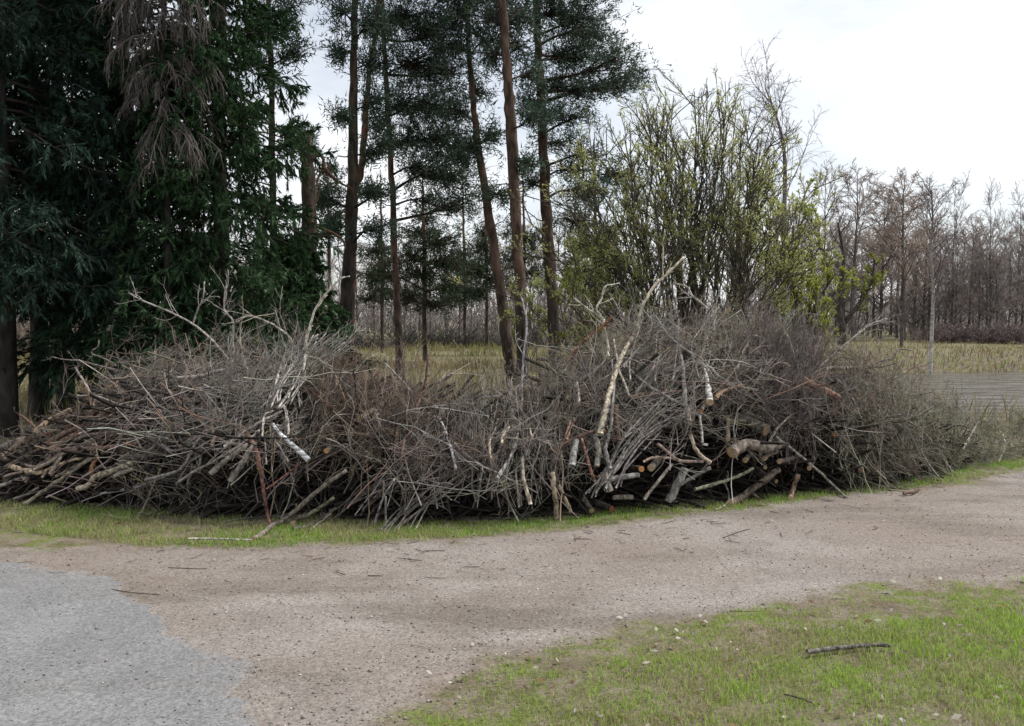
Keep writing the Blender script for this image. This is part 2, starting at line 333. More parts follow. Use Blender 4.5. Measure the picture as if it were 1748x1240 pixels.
def pile_point(px, off, z):
    B, hd = pile_base(px); q = B + hd * off[:, None]; return np.concatenate([q, z[:, None]], 1)
def on_pile(px, py, inset=0.0):
    """where the line of sight through a pixel meets the pile's face, moved back by inset"""
    a = np.array([float(px)]); B, hd = pile_base(a); H = pile_height(a)[0]; r = ray(px, py); lo, hi = 4.0, 20.0
    for _ in range(40):
        m = (lo + hi) / 2; p = np.array((0, 0, CAM_Z)) + r * m; off = (p[:2] - B[0]) @ hd[0]
        if off < front(max(p[2], 0) / H): lo = m
        else: hi = m
    p = np.array((0, 0, CAM_Z)) + r * lo
    p = p + r / np.linalg.norm(r) * inset
    if p[2] < .012: p = gnd(px, py, .012)
    return p

# ------------------------------------------------------------------ trees
def empty(name, loc, label, cat, group=None):
    o = bpy.data.objects.new(name, None); col.objects.link(o); o.location = tuple(loc); o.empty_display_size = .2
    return tag(o, label, cat, group)
def child(mb, name, m, root, smooth=True):
    o = mb.build(name, m, root, smooth, origin=None); o.location = tuple(-np.array(root.location)); return o
def gz(x, y): return float(ground_z(x, y))
NEEDLE_P = (.072, .108, .078)
def pine(label, Y, trunk, blobs, low, high, zmix=(2.5, 4.5), top=5.0, extra=6, needle=NEEDLE_P, dead=6, name='pine_tree', dens=1.0, group=None, thin=1.0):
    pts = [at(a, b, Y) for a, b, _ in trunk]; rad = [c * .82 * Y / FPX / 2 for *_, c in trunk]
    d = (pts[-1] - pts[-2]); d = d / d[2]; z0 = gz(pts[-1][0], Y); base = pts[-1] + d * (z0 - .1 - pts[-1][2])
    pts, rad = pts + [base], rad + [rad[-1] * 1.25]
    u = unit(pts[0] - pts[1]); pts = [pts[0] + u * top] + pts; rad = [rad[0] * .35] + rad
    P = smooth_line(pts[::-1], 6); n = len(P); rr = np.interp(np.linspace(0, 1, n), np.linspace(0, 1, len(rad)), rad[::-1])
    P[1:-1, :2] += nrm(n - 2, 2) * .012
    root = empty(name, base + np.array((0, 0, .1)), label, 'tree', group)
    V, F = tubes(P[None], (rr * (1 + .05 * nrm(n)))[None], 10); k = np.clip((V[:, 2] - zmix[0]) / (zmix[1] - zmix[0]), 0, 1)[:, None]
    child(MB().add(V, F, (np.asarray(low) * (1 - k) + np.asarray(high) * k)), 'trunk', M_TRUNK, root)
    cr, nd = MB(), MB()
    topz = pts[0][2]; bl = [(at(a, b, Y + .8 * random.uniform(-1, 1)), c * 1.22 * Y / FPX, e * 1.22 * Y / FPX) for a, b, c, e in blobs]
    for q in range(extra):                                      # boughs above the picture's edge
        z = random.uniform(at(0, -40, Y)[2], topz); a = random.uniform(0, 6.28); ln = 2.2 * (1 - .6 * (z - 8) / max(topz - 8, 1))
        ax = P[np.argmin(np.abs(P[:, 2] - z))]; bl.append((ax + np.array((math.cos(a) * ln, math.sin(a) * ln, .3)), .9, .55))
    for C, rx, rz in bl:
        hd = np.hypot(*(C[:2] - P[np.argmin(np.abs(P[:, 2] - C[2]))][:2]))
        s = P[np.argmin(np.abs(P[:, 2] - (C[2] - .22 * hd)))]
        mid = (s + C) / 2 + np.array((0, 0, random.uniform(-.05, .15) * hd)) + nrm(3) * .06 * hd
        B = smooth_line([s, mid, C], 4); L_ = max(hd, .4); r0 = .014 + .014 * L_
        b = MB().add(*tubes(B[None], np.linspace(r0 * 1.1, r0 * .35, len(B))[None], 6), np.asarray(high) * random.uniform(.35, .8))
        child(b, 'bough', M_BARK, root)
        cnt = int(max(60, rx * rz * 620 * dens)); q = nrm(cnt, 3) * .6
        E = C + q * np.array((rx, max(rx * .7, .35), rz * 1.2))
        S, _ = along(B[None], np.zeros(cnt, int), uni(.45, 1, cnt)); mdl = (S + E) / 2 + nrm(cnt, 3) * .06 * rx
        cr.add(*tubes(np.stack([S, mdl, E], 1), np.array([.008, .006, .003])[None] * thin, 3), np.asarray(low) * .9)
        dirn = unit(E - S + np.array((0, 0, .25))); g = 10; bb = np.repeat(E, g, 0) + nrm(cnt * g, 3) * .05; dd = np.repeat(dirn, g, 0) * .55 + unit(nrm(cnt * g, 3))
        V, F = needles(bb, dd, uni(.08, .15, cnt * g), np.full(cnt * g, .0245 * thin)); tn = np.repeat(vary(needle, cnt, .45), g, 0) * uni(.7, 1.3, cnt * g, 1)
        nd.add(V, F, np.repeat(tn, 3, 0))
    if dead:
        zz = uni(2.2, 5.0, dead); b = np.stack([P[np.argmin(np.abs(P[:, 2] - z))] for z in zz]); a = uni(0, 6.28, dead)
        D = shoots(b, np.stack([np.cos(a), np.sin(a) * .5, uni(-.1, .3, dead)], 1), uni(.4, 1.3, dead), 6, .3); cr.add(*tubes(D, taper(np.full(dead, .014), np.full(dead, .005), 6), 4), np.asarray(low) * .8)
        K, _, _ = kids(D, 4, .3, 1, .8, .4); cr.add(*tubes(K, np.array([.006, .005, .004, .002])[None], 3), np.asarray(low) * .8)
    child(cr, 'crown', M_TWIG, root); child(nd, 'foliage', M_NEEDLE, root, False)
    return root
DARKB, ORANGE = (.07, .052, .042), (.2, .085, .042)
pine('dark straight pine, leftmost and thickest of the tall pines', 18.5, [(606, 0, 13), (603, 140, 17), (602, 290, 22), (598, 420, 27), (593, 520, 30), (590, 620, 31)],
     [(578, 15, 22, 25), (632, 40, 30, 28), (640, 110, 30, 28), (583, 200, 14, 10), (577, 90, 10, 14), (640, 175, 24, 24), (572, 390, 10, 8), (638, 260, 18, 16), (645, 330, 20, 10), (555, 340, 20, 16), (640, 390, 24, 12)], (.05, .04, .036), (.075, .055, .038), dead=9)
pine('slim brown pine standing second of the tall pines', 21, [(652, 0, 9), (660, 150, 11), (668, 300, 12), (674, 450, 14), (679, 560, 16), (682, 640, 17)],
     [(690, 30, 45, 32), (745, 45, 40, 32), (715, 110, 48, 34), (765, 120, 30, 28), (690, 175, 38, 26), (745, 185, 46, 32), (700, 240, 40, 24), (765, 240, 40, 28), (725, 290, 40, 24), (775, 305, 40, 28), (785, 350, 36, 22), (730, 345, 22, 12), (640, 215, 18, 16)], (.065, .048, .04), (.105, .064, .047), zmix=(1, 3))
pine('leaning pine with curved trunk, middle of the tall pines', 19.5, [(796, 20, 9), (803, 120, 11), (814, 230, 14), (832, 350, 17), (850, 470, 21), (866, 580, 25), (874, 640, 26)],
     [(785, 25, 38, 26), (775, 80, 32, 24), (832, 70, 26, 22), (815, 160, 20, 16), (780, 190, 24, 20), (842, 230, 16, 12), (850, 330, 22, 10), (800, 250, 16, 12), (780, 265, 28, 20)], DARKB, (.11, .068, .048), zmix=(1.6, 3.6))
pine('orange barked pine with straight stout trunk beside leaning pine', 17.5, [(857, 0, 17), (866, 120, 20), (872, 220, 22), (879, 340, 22), (886, 460, 23), (890, 560, 25), (892, 640, 26)],
     [(850, 30, 38, 28), (890, 25, 30, 28), (885, 85, 28, 20), (838, 100, 20, 18), (905, 130, 22, 14), (915, 200, 18, 12), (900, 280, 16, 10)], (.065, .053, .046), (.105, .068, .05), zmix=(1.2, 2.6))
pine('dark pine with wide upper boughs, rightmost of the tall pines', 20.5, [(914, 0, 14), (921, 120, 17), (926, 230, 20), (932, 340, 22), (939, 460, 24), (946, 570, 26), (949, 640, 27)],
     [(945, 20, 38, 26), (990, 30, 40, 26), (1020, 60, 32, 22), (1000, 95, 40, 22), (1050, 100, 34, 18), (1085, 125, 26, 14), (960, 90, 34, 22), (955, 145, 38, 20), (1010, 150, 42, 18), (1055, 150, 28, 12), (940, 190, 34, 16), (985, 200, 32, 14), (955, 245, 32, 16), (900, 175, 18, 14), (975, 290, 24, 12), (905, 310, 20, 12), (1000, 260, 26, 14), (1010, 330, 26, 16)], (.045, .036, .03), (.085, .05, .032), zmix=(1.5, 5))
pine('forked orange pine stem close behind the thickest pine', 20, [(640, 60, 9), (628, 150, 11), (622, 220, 13), (617, 290, 13), (606, 330, 14), (602, 420, 16)], [(655, 40, 22, 20), (628, 330, 18, 10), (655, 250, 20, 14)], (.1, .062, .04), (.17, .085, .05), zmix=(1, 3), extra=2, dead=3)
pine('slender pine showing above the spruce tops', 17.5, [(455, 0, 10), (459, 60, 11), (463, 130, 12), (466, 300, 14)], [(430, 25, 26, 18), (490, 20, 24, 16), (425, 70, 28, 16), (480, 60, 22, 14), (500, 90, 18, 12), (440, 105, 24, 12), (505, 240, 22, 16), (525, 250, 16, 14)], DARKB, (.08, .05, .035), extra=2, dead=2)
# younger pines further back
for px, Y, lb, w0, bl in ((722, 33, 'young bushy pine behind the slim brown pine', 9, [(715, 400, 30, 14), (750, 415, 32, 15), (700, 440, 28, 14), (760, 450, 34, 14), (720, 470, 34, 13), (765, 490, 34, 12), (700, 505, 28, 12), (740, 520, 34, 11), (725, 375, 22, 12), (640, 470, 22, 10)]),
                          (828, 44, 'small far pine between slim brown and leaning pines', 7, [(822, 420, 20, 13), (840, 440, 18, 12), (815, 455, 24, 12), (838, 478, 24, 11), (818, 500, 22, 10), (826, 400, 14, 12)]),
                          (1015, 30, 'young pine half hidden behind the budding willows', 9, [(1000, 420, 34, 16), (1030, 450, 34, 16), (985, 470, 32, 14), (1020, 500, 36, 14), (1040, 400, 24, 14), (975, 380, 24, 14), (1050, 300, 30, 18), (990, 330, 26, 15)]),
                          (560, 30, 'young pine in the gap right of the spruces', 9, [(560, 320, 24, 15), (545, 350, 20, 13), (575, 370, 22, 12), (552, 400, 26, 12), (560, 290, 16, 12)]),
                          (790, 48, 'far pine low between the slim and leaning pines', 7, [(775, 455, 22, 10), (800, 465, 22, 10), (785, 485, 26, 10), (770, 510, 22, 9), (805, 505, 22, 9), (788, 435, 16, 10)]),
                          (650, 40, 'far pine low behind the thickest pine', 7, [(640, 430, 24, 12), (662, 450, 22, 12), (645, 475, 28, 11), (665, 500, 24, 10), (630, 510, 20, 10)]),
                          (893, 38, 'small far pine behind the orange barked pine', 7, [(880, 395, 22, 11), (905, 410, 20, 11), (888, 440, 24, 11), (910, 465, 22, 10)])):
    pine(lb, Y, [(px, 330 if px != 1015 else 280, w0 * .5), (px + 2, 430, w0 * .8), (px + 3, 560, w0)], bl, (.06, .045, .036), (.1, .055, .035), top=1.0, extra=0, needle=(.04, .06, .035), dead=2, dens=.75, thin=1.6, group='younger pines further back')

def spruce(label, px, Y, H, r0, zlow, tint=(.012, .024, .018), n=150, dense=1.0, name='spruce_tree', lean=0.0):
    b = at(px, 600, Y); x, z0 = b[0], gz(b[0], Y); root = empty(name, (x, Y, z0), label, 'tree')
    zz = np.linspace(z0 - .1, H, 14); P = np.stack([x + lean * zz + .02 * nrm(14), np.full(14, Y) + .02 * nrm(14), zz], 1)
    V, F = tubes(P[None], np.interp(zz, [0, 1.5, H], [.16, .12, .02])[None], 10); child(MB().add(V, F, (.038, .033, .029)), 'trunk', M_TRUNK, root)
    z = np.sort(uni(0, 1, n)) ** 1.15 * (H - zlow - .3) + zlow; a = np.arange(n) * 2.4 + .5 * nrm(n); a = np.where(rnd(n) < .3, -math.pi / 2 + .6 * nrm(n), a); kp = (z < 7.4) | (rnd(n) < .22); z, a = z[kp], a[kp]; n = len(z); Lb = r0 * np.clip(1 - (z - zlow) / (H - zlow), .08, 1) ** .75 * uni(.7, 1.12, n)
    m = 8; t = np.linspace(0, 1, m); dr = uni(.28, .5, n)
    B = np.zeros((n, m, 3)); rr = Lb[:, None] * t[None]; B[..., 0] = x + lean * z[:, None] + np.cos(a)[:, None] * rr; B[..., 1] = Y + np.sin(a)[:, None] * rr
    B[..., 2] = z[:, None] + Lb[:, None] * (.12 * t - (dr[:, None] + .35) * t ** 1.6 + .42 * t ** 3.2)
    B += nrm(n, m, 3) * .02
    cr = MB().add(*tubes(B, taper(.012 + .008 * Lb, np.full(n, .003), m), 4), (.05, .04, .034))
    k = 16; S, idx, tt = kids(B, k, .12, 1, .85, .42, 5, .12, -.10); cr.add(*tubes(S[:, ::2], np.array([.006, .004, .002])[None], 3), (.045, .038, .03))
    T, ti, _ = kids(S, 5, .15, 1, .7, .5, 4, .13, -.3)
    nd = MB()
    for A, per, sc_ in ((S, int(15 * dense), .8), (T, int(12 * dense), 1.35)):
        M = len(A); ii = np.repeat(np.arange(M), per); p, tn = along(A, ii, uni(0, 1, M * per)); d = tn * 1.0 + unit(nrm(M * per, 3)) * .55 + np.array((0, 0, -.18))
        V, F = needles(p, d, uni(.06, .11, M * per), np.full(M * per, .034 if A is S else .0195)); c = np.repeat(vary(tint, M, .4), per, 0)
        nd.add(V, F, np.repeat(c * sc_ * uni(.7, 1.35, M * per, 1), 3, 0))
    child(cr, 'crown', M_TWIG, root); child(nd, 'foliage', M_NEEDLE, root, False); return root
spruce('dark spruce with bare lower trunk at the picture\'s left edge', 8, 12.4, 12, 2.2, 2.35, tint=(.022, .038, .029))
spruce('dark spruce, second trunk from the left edge', 66, 14.2, 13, 2.1, 2.35, dense=.6, tint=(.021, .037, .028))
spruce('dark spruce, third trunk from the left edge', 108, 15.4, 12.5, 2.2, 2.35, dense=.6, tint=(.022, .039, .028))
spruce('big dark green spruce whose skirts droop behind the pile', 376, 13.5, 12, 1.8, 1.25, tint=(.029, .054, .026), n=250, lean=.012, dense=.9)
spruce('dark spruce crowded behind the dead grey one', 225, 14.0, 12.5, 2.1, 1.1, tint=(.023, .042, .027))
spruce('short green spruce at the right edge of the spruce clump', 505, 15.4, 3.2, 1.2, .6, tint=(.032, .06, .026), n=90)
# dead grey spruce
def dead_spruce(px, Y, H, label):
    b = at(px, 600, Y); x, z0 = b[0], gz(b[0], Y); root = empty('dead_spruce', (x, Y, z0), label, 'tree')
    zz = np.linspace(z0 - .1, H, 12); P = np.stack([x + .02 * nrm(12), np.full(12, Y), zz], 1)
    child(MB().add(*tubes(P[None], np.linspace(.06, .02, 12)[None], 10), (.035, .03, .028)), 'trunk', M_TRUNK, root)
    n = 120; z = uni(3.75, H - .3, n); a = uni(-math.pi - .4, .4, n); Lb = uni(.5, 1.3, n) * uni(.7, 1, n)
    B = shoots(np.stack([np.full(n, x), np.full(n, Y), z], 1), np.stack([np.cos(a), np.sin(a), uni(-.1, .3, n)], 1), Lb, 8, .1, -.22)
    cr = MB().add(*tubes(B, taper(np.full(n, .012), np.full(n, .004), 8), 4), vary((.11, .095, .087), n).repeat(32, 0))
    S, _, _ = kids(B, 16, .1, 1, .8, .5, 5, .15, -.5); cr.add(*tubes(S[:, ::2], np.array([.0035, .0028, .002])[None], 3), vary((.135, .118, .11), len(S)).repeat(9, 0))
    T, _, _ = kids(S, 6, .1, 1, .7, .5, 4, .18, -.45); cr.add(*spikes(T, .0032), vary((.145, .127, .118), len(T)).repeat(4, 0))
    child(cr, 'crown', M_TWIG, root)
dead_spruce(290, 12.5, 8.0, 'dead grey spruce with hanging bare twigs among the green spruces')
# broken snag with a looped branch
def snag():
    Y = 16.5; P = smooth_line([at(527, 640, Y), at(527, 480, Y), at(528, 380, Y), at(526, 300, Y), at(523, 258, Y)], 5); P[0, 2] = gz(P[0, 0], Y) - .05
    root = empty('broken_snag', P[0], 'broken brown snag with a hooked branch beside the spruces', 'tree')
    n = len(P); child(MB().add(*tubes(P[None], (np.linspace(.15, .105, n) * (1 + .07 * nrm(n)))[None], 9), (.085, .062, .048)), 'trunk', M_TRUNK, root)
    sp = shoots(np.repeat(P[-1:], 7, 0) + nrm(7, 3) * .04, np.tile((0, 0, 1.0), (7, 1)), uni(.1, .25, 7), 3, .15); child(MB().add(*tubes(sp, np.array([.04, .03, .006])[None], 4), (.13, .09, .06)), 'broken_top', M_BARK, root)
    for q in ([(532, 275), (538, 266), (546, 264), (552, 272), (551, 288), (545, 300), (541, 312), (545, 325), (540, 345)], [(530, 378), (548, 390), (568, 398), (585, 410), (590, 425)], [(552, 285), (566, 300), (580, 312), (600, 322)]):
        B = smooth_line([at(a, b, Y - .1) for a, b in q], 4); child(MB().add(*tubes(B[None], np.linspace(.035, .014, len(B))[None], 6), (.15, .085, .055)), 'limb', M_BARK, root)
snag()

def willow(label, Y, base_px, targets, seed_tint=(.075, .066, .053), leaf=(.2, .22, .045), nleaf=2200, group=None, name='willow_tree', fine=1.0, lsize=1.0):
    b = at(base_px, 600, Y); z0 = gz(b[0], Y); root = empty(name, (b[0], Y, z0), label, 'tree', group)
    cr, lf = MB(), MB(); SP = []
    for tx, ty, r in targets + [(base_px + (a - base_px) * random.uniform(.6, 1.9) + random.uniform(-30, 30), b + random.uniform(10, 110), c * .7) for a, b, c in targets * 2 if Y < 15]:
        T = at(tx, ty + (44 if Y < 15 else 20), Y + random.uniform(-.7, .7)); s = np.array((b[0] + random.uniform(-.18, .18), Y + random.uniform(-.18, .18), z0 - .05)); t = np.linspace(0, 1, 10)[:, None]
        e = np.clip((t - .27) / .73, 0, 1) ** 1.05 if Y < 15 else t ** 1.25; P = s + (T - s) * np.concatenate([e, e, t ** .92], 1); P[1:-1] += nrm(8, 3) * .05
        child(MB().add(*tubes(P[None], np.linspace(r * .7, .006, 10)[None], 7), np.asarray(seed_tint) * random.uniform(.8, 1.3)), 'trunk', M_BARK, root); SP.append(P)
    SP = np.array(SP); A, _, _ = kids(SP, 10 if Y < 15 else 12, .4, .99, .6, .27, 5, .13, .05); cr.add(*tubes(A, taper(np.full(len(A), .012), np.full(len(A), .004), 5), 3), vary(seed_tint, len(A)).repeat(15, 0))
    Bq, _, _ = kids(A, 7, .15, 1, .55, .45, 3, .2, .1); cr.add(*tubes(Bq, taper(np.full(len(Bq), .006), np.full(len(Bq), .0025), 3), 3), vary((.12, .11, .075), len(Bq)).repeat(9, 0))
    C, _, _ = kids(Bq, 4, .2, 1, .55, .55, 3, .14, .05); cr.add(*spikes(C, .004), vary((.16, .155, .09), len(C)).repeat(4, 0))
    pick = rng.integers(0, len(C), int(nleaf * len(targets) * 3.0)); p, tn = along(C, pick, uni(0, 1, len(pick))); pt = vnoise(p[:, 0], p[:, 2], 1.7, base_px) ; keep = pt > .28; p, tn = p[keep], tn[keep]
    d = tn + nrm(len(p), 3) * .6; V, F = leaves(p, d, (.012 + .026 * rnd(len(p)) ** 2) * lsize, uni(.008, .018, len(p)) * lsize); lf.add(V, F, vary(leaf, len(p), .35).repeat(4, 0))
    child(cr, 'crown', M_TWIG, root); child(lf, 'foliage', M_LEAF, root, False); return root
G_W = 'budding willows behind the pile'
willow('budding willow, leftmost clump with stems fanning left', 14, 1116, [(965, 300, .03), (1000, 220, .035), (1035, 175, .035), (1075, 165, .04), (1105, 140, .035), (970, 390, .025), (1130, 170, .035), (1030, 280, .03), (1000, 330, .03)], group=G_W, leaf=(.5, .53, .2), lsize=.85)
willow('tallest budding willow with rounded top, middle clump', 14.6, 1176, [(1120, 140, .045), (1150, 120, .05), (1185, 112, .05), (1215, 130, .045), (1245, 155, .04), (1165, 210, .04), (1205, 220, .035)], group=G_W, leaf=(.5, .53, .23), lsize=.85)
willow('budding willow with dark stems, right of the tallest clump', 14.2, 1240, [(1235, 145, .035), (1265, 170, .035), (1295, 195, .035), (1320, 235, .03), (1335, 280, .03), (1350, 340, .025), (1290, 270, .03), (1310, 330, .03)], group=G_W, leaf=(.5, .53, .2), lsize=.85)
willow('bright yellow-green leafing bush right of the willows', 15.5, 1372, [(1330, 330, .03), (1370, 320, .03), (1400, 350, .03), (1420, 410, .028), (1435, 460, .025), (1340, 400, .025), (1310, 430, .025), (1390, 420, .025)], group=G_W, leaf=(.36, .4, .09), nleaf=1700, lsize=1.1)
willow('low green leafing shrub behind the leftmost willow', 17, 985, [(950, 480, .02), (980, 450, .02), (1010, 470, .02), (1030, 500, .018), (965, 520, .018)], leaf=(.2, .22, .05), nleaf=1300, name='leafing_shrub')
for bx, Yb, tg, lb in ((905, 26, [(885, 480, .02), (905, 440, .02), (925, 470, .02), (945, 510, .02), (870, 520, .02)], 'pale green shrub behind the orange barked pine'),
                       (985, 24, [(960, 430, .02), (985, 400, .02), (1010, 440, .02), (1030, 470, .02)], 'taller green shrub right of the rightmost pine')):
    willow(lb, Yb, bx, tg, leaf=(.27, .3, .1), nleaf=1100, name='leafing_shrub', lsize=1.5, group='green shrubs among the pines')

def bare_mesh(H, r0, k1, k2, k3, ang, lift, tint, twig, rt=.012, drop=0.0, start=.22, sides=8):
    tr, cr = MB(), MB(); n = 12; z = np.linspace(-.1, H, n); P = np.stack([.012 * H * nrm(n).cumsum() * .3, .012 * H * nrm(n).cumsum() * .3, z], 1)
    tr.add(*tubes(P[None], (np.linspace(1, .1, n) * r0)[None], sides), tint)
    A, _, t1 = kids(P[None], k1, start, .98, ang, .34, 7, .13, lift); cr.add(*tubes(A, taper(r0 * .42 * (1.05 - t1 * .75), np.full(len(A), rt * .8), 7), 4), vary(tint, len(A)).repeat(28, 0))
    B, _, _ = kids(A, k2, .2, 1, ang, .5, 5, .17, lift * .6 - drop); cr.add(*tubes(B, taper(np.full(len(B), rt), np.full(len(B), rt * .5), 5), 3), vary(twig, len(B)).repeat(15, 0))
    C, _, _ = kids(B, k3, .2, 1, ang * .9, .55, 4, .2, lift * .4 - drop); cr.add(*spikes(C, rt * .72), vary(twig, len(C)).repeat(4, 0))
    return tr, cr
PROTO = []
for a in ((12, .13, 40, 10, 9, .8, .08, (.11, .096, .092), (.25, .21, .2), .017, 0, .12), (12, .15, 36, 11, 9, .95, .05, (.105, .094, .09), (.26, .215, .2), .017, 0, .14), (12, .095, 38, 9, 8, .65, .1, (.11, .1, .097), (.23, .205, .2), .015, 0, .14), (12, .17, 44, 11, 10, .8, .06, (.1, .084, .077), (.29, .225, .19), .019, 0, .12)):
    tr, cr = bare_mesh(*a); PROTO.append((tr.mesh('trunk', M_TRUNK), cr.mesh('crown', M_TWIG)))
def far_tree(px, top, Y, k, label, group=None, wide=1.0, rz=None, name='bare_tree'):
    x = (px - CX) / FPX * Y; z0 = gz(x, Y); H = at(px, top, Y)[2] - z0; s = H / 12
    root = empty(name, (x, Y, z0), label, 'tree', group); root.scale = (s * wide, s * wide, s); root.rotation_euler = (0, 0, random.uniform(0, 6.28) if rz is None else rz)
    for nm, me in zip(('trunk', 'crown'), PROTO[k]): link(nm, me, root)
    return root
G_F = 'bare trees across the pond'
for px, top, Y, k, lb, wd in ((1406, 300, 62, 0, 'bare tree across the pond, just right of the leafing bush', 1), (1455, 292, 60, 1, 'bare tree with forked crown standing tallest across the pond', 1.1), (1540, 322, 61, 3, 'broad reddish brown tree with stout dark trunk across the pond', 1.35), (1503, 345, 66, 3, 'reddish bare tree left of the stout dark trunk', 1.2),
                              (1576, 348, 68, 0, 'bare tree close to the right of the stout dark trunk', 1), (1622, 338, 63, 2, 'slim bare tree behind the white birch', 1), (1690, 345, 63, 2, 'slim dark bare tree with straight trunk near the right edge', 1), (1732, 342, 66, 2, 'bare tree at the picture\'s right edge across the pond', 1)):
    far_tree(px, top, Y, k, lb, G_F, wd)
for px, top, Y, k in ((1425, 380, 72, 0), (1480, 390, 75, 1), (1520, 400, 78, 3), (1560, 400, 74, 0), (1600, 395, 76, 1), (1640, 400, 70, 1), (1660, 415, 74, 0), (1708, 385, 72, 2), (1670, 430, 64, 1), (1755, 370, 72, 0), (1790, 350, 66, 1), (1830, 340, 64, 0), (1380, 370, 70, 1), (1350, 360, 74, 0), (1440, 400, 66, 3), (1490, 410, 70, 3), (1530, 380, 70, 1), (1585, 390, 64, 3), (1612, 400, 68, 0), (1655, 390, 66, 3), (1683, 410, 70, 0), (1722, 400, 64, 1), (1745, 410, 68, 3), (1560, 420, 64, 1), (1630, 430, 62, 0), (1700, 430, 62, 1)):
    far_tree(px, top, Y, k, 'grey bare tree in the second row across the pond', 'second row of bare trees across the pond', 1.1)
for px, top, Y, k in ((520, 400, 60, 0), (560, 420, 70, 2), (610, 410, 58, 1), (640, 430, 66, 0), (690, 420, 72, 2), (715, 440, 62, 0), (735, 400, 75, 1), (760, 430, 58, 2), (785, 420, 64, 0), (805, 440, 70, 2), (830, 410, 60, 1), (865, 400, 72, 0), (905, 390, 58, 1), (930, 400, 66, 2), (965, 380, 60, 0), (1000, 400, 70, 1), (1040, 390, 64, 0), (1090, 400, 72, 2), (1140, 400, 60, 1), (1200, 390, 66, 0), (1260, 380, 62, 1), (1310, 380, 68, 2)):
    far_tree(px, top, Y, k, 'thin grey bare tree in the far wood behind the pines', 'bare trees in the far wood behind the pines', 1.0)
for px, top, Y, k in ((-20, 380, 40, 0), (40, 360, 44, 1), (95, 370, 42, 0), (150, 380, 47, 1), (215, 370, 44, 2), (290, 380, 48, 0), (380, 380, 46, 1), (450, 390, 50, 0)):
    far_tree(px, top, Y, k, 'bare tree glimpsed behind the spruces beyond the water', 'bare trees behind the spruces', 1.2)

# tree on the far lawn with a leaning branch
def lawn_tree():
    Y = 50; x = (1437 - CX) / FPX * Y; z0 = gz(x, Y); root = empty('lawn_tree', (x, Y, z0), 'short tree with leaning branch on the far green bank', 'tree')
    tr = smooth_line([np.array((x, Y, z0 - .1)), at(1437, 560, Y), at(1434, 530, Y), at(1436, 490, Y), at(1440, 440, Y), at(1430, 380, Y)], 4)
    child(MB().add(*tubes(tr[None], np.linspace(.26, .05, len(tr))[None], 8), (.055, .047, .042)), 'trunk', M_TRUNK, root)
    li = smooth_line([at(1438, 556, Y), at(1455, 535, Y), at(1475, 505, Y), at(1488, 480, Y), at(1493, 445, Y)], 4); child(MB().add(*tubes(li[None], np.linspace(.13, .05, len(li))[None], 6), (.06, .05, .045)), 'limb', M_TRUNK, root)
    cr = MB()
    for Q in (tr, li):
        A, _, _ = kids(Q[None], 16, .25, 1, .8, .35, 6, .18, .1); cr.add(*tubes(A, taper(np.full(16, .05), np.full(16, .015), 6), 4), (.07, .06, .055))
        B, _, _ = kids(A, 7, .2, 1, .7, .5, 5, .2, .08); cr.add(*tubes(B, np.array([.016, .014, .012, .01, .006])[None], 3), (.11, .095, .085))
    child(cr, 'crown', M_TWIG, root)
    lf = MB(); n = 700; p, tn = along(B, rng.integers(0, len(B), n), uni(0, 1, n)); V, F = leaves(p, nrm(n, 3), uni(.08, .16, n), uni(.06, .1, n)); lf.add(V, F, vary((.22, .26, .04), n).repeat(4, 0)); child(lf, 'foliage', M_LEAF, root, False)
lawn_tree()
def birch(label, Y, pts, w0, w1, k, drop, twig, white, name='birch_tree', ratio=.3):
    P = smooth_line([at(a, b, Y) for a, b in pts], 5); P[0, 2] = gz(P[0, 0], Y) - .08; n = len(P); root = empty(name, P[0], label, 'tree')
    V, F = tubes(P[None], np.linspace(w0, w1, n)[None] * Y / FPX / 2, 9); h = np.linspace(0, 1, n).repeat(9)[:, None]
    child(MB().add(V, F, np.asarray(white) * (1 - h) + np.asarray((.14, .12, .12)) * h), 'trunk', M_BIRCH, root)
    A, _, _ = kids(P[None], k, .3, 1, .6, ratio, 7, .12, .06); w_ = Y / 36; cr = MB().add(*tubes(A, taper(np.full(k, .016 * w_), np.full(k, .006 * w_), 7), 4), vary((.11, .09, .09), k).repeat(28, 0))
    B, _, _ = kids(A, 8, .2, 1, .6, .5, 6, .14, -drop); cr.add(*tubes(B, np.linspace(.008, .005, 6)[None] * w_, 3), vary(twig, len(B)).repeat(18, 0))
    C, _, _ = kids(B, 5, .2, 1, .6, .55, 4, .18, -drop); cr.add(*spikes(C, .006 * w_), vary(twig, len(C)).repeat(4, 0)); child(cr, 'crown', M_TWIG, root); return root
birch('slender birch with bare purplish twigs rising above the willows', 23, [(1345, 620), (1342, 500), (1338, 400), (1340, 300), (1336, 240), (1322, 190), (1306, 150)], 12, 2, 34, .12, (.15, .12, .125), (.2, .18, .17))
birch('thin white birch at the edge of the pond', 36.6, [(1588, 632), (1590, 580), (1592, 530), (1593, 480), (1588, 430), (1592, 380), (1590, 325)], 7, 2.5, 30, .05, (.16, .135, .13), (.5, .47, .43))
birch('leaning bare sapling between birch and lawn tree', 48, [(1538, 592), (1540, 560), (1534, 530), (1530, 500)], 6, 2, 12, .0, (.1, .09, .085), (.09, .08, .075), name='sapling_tree')

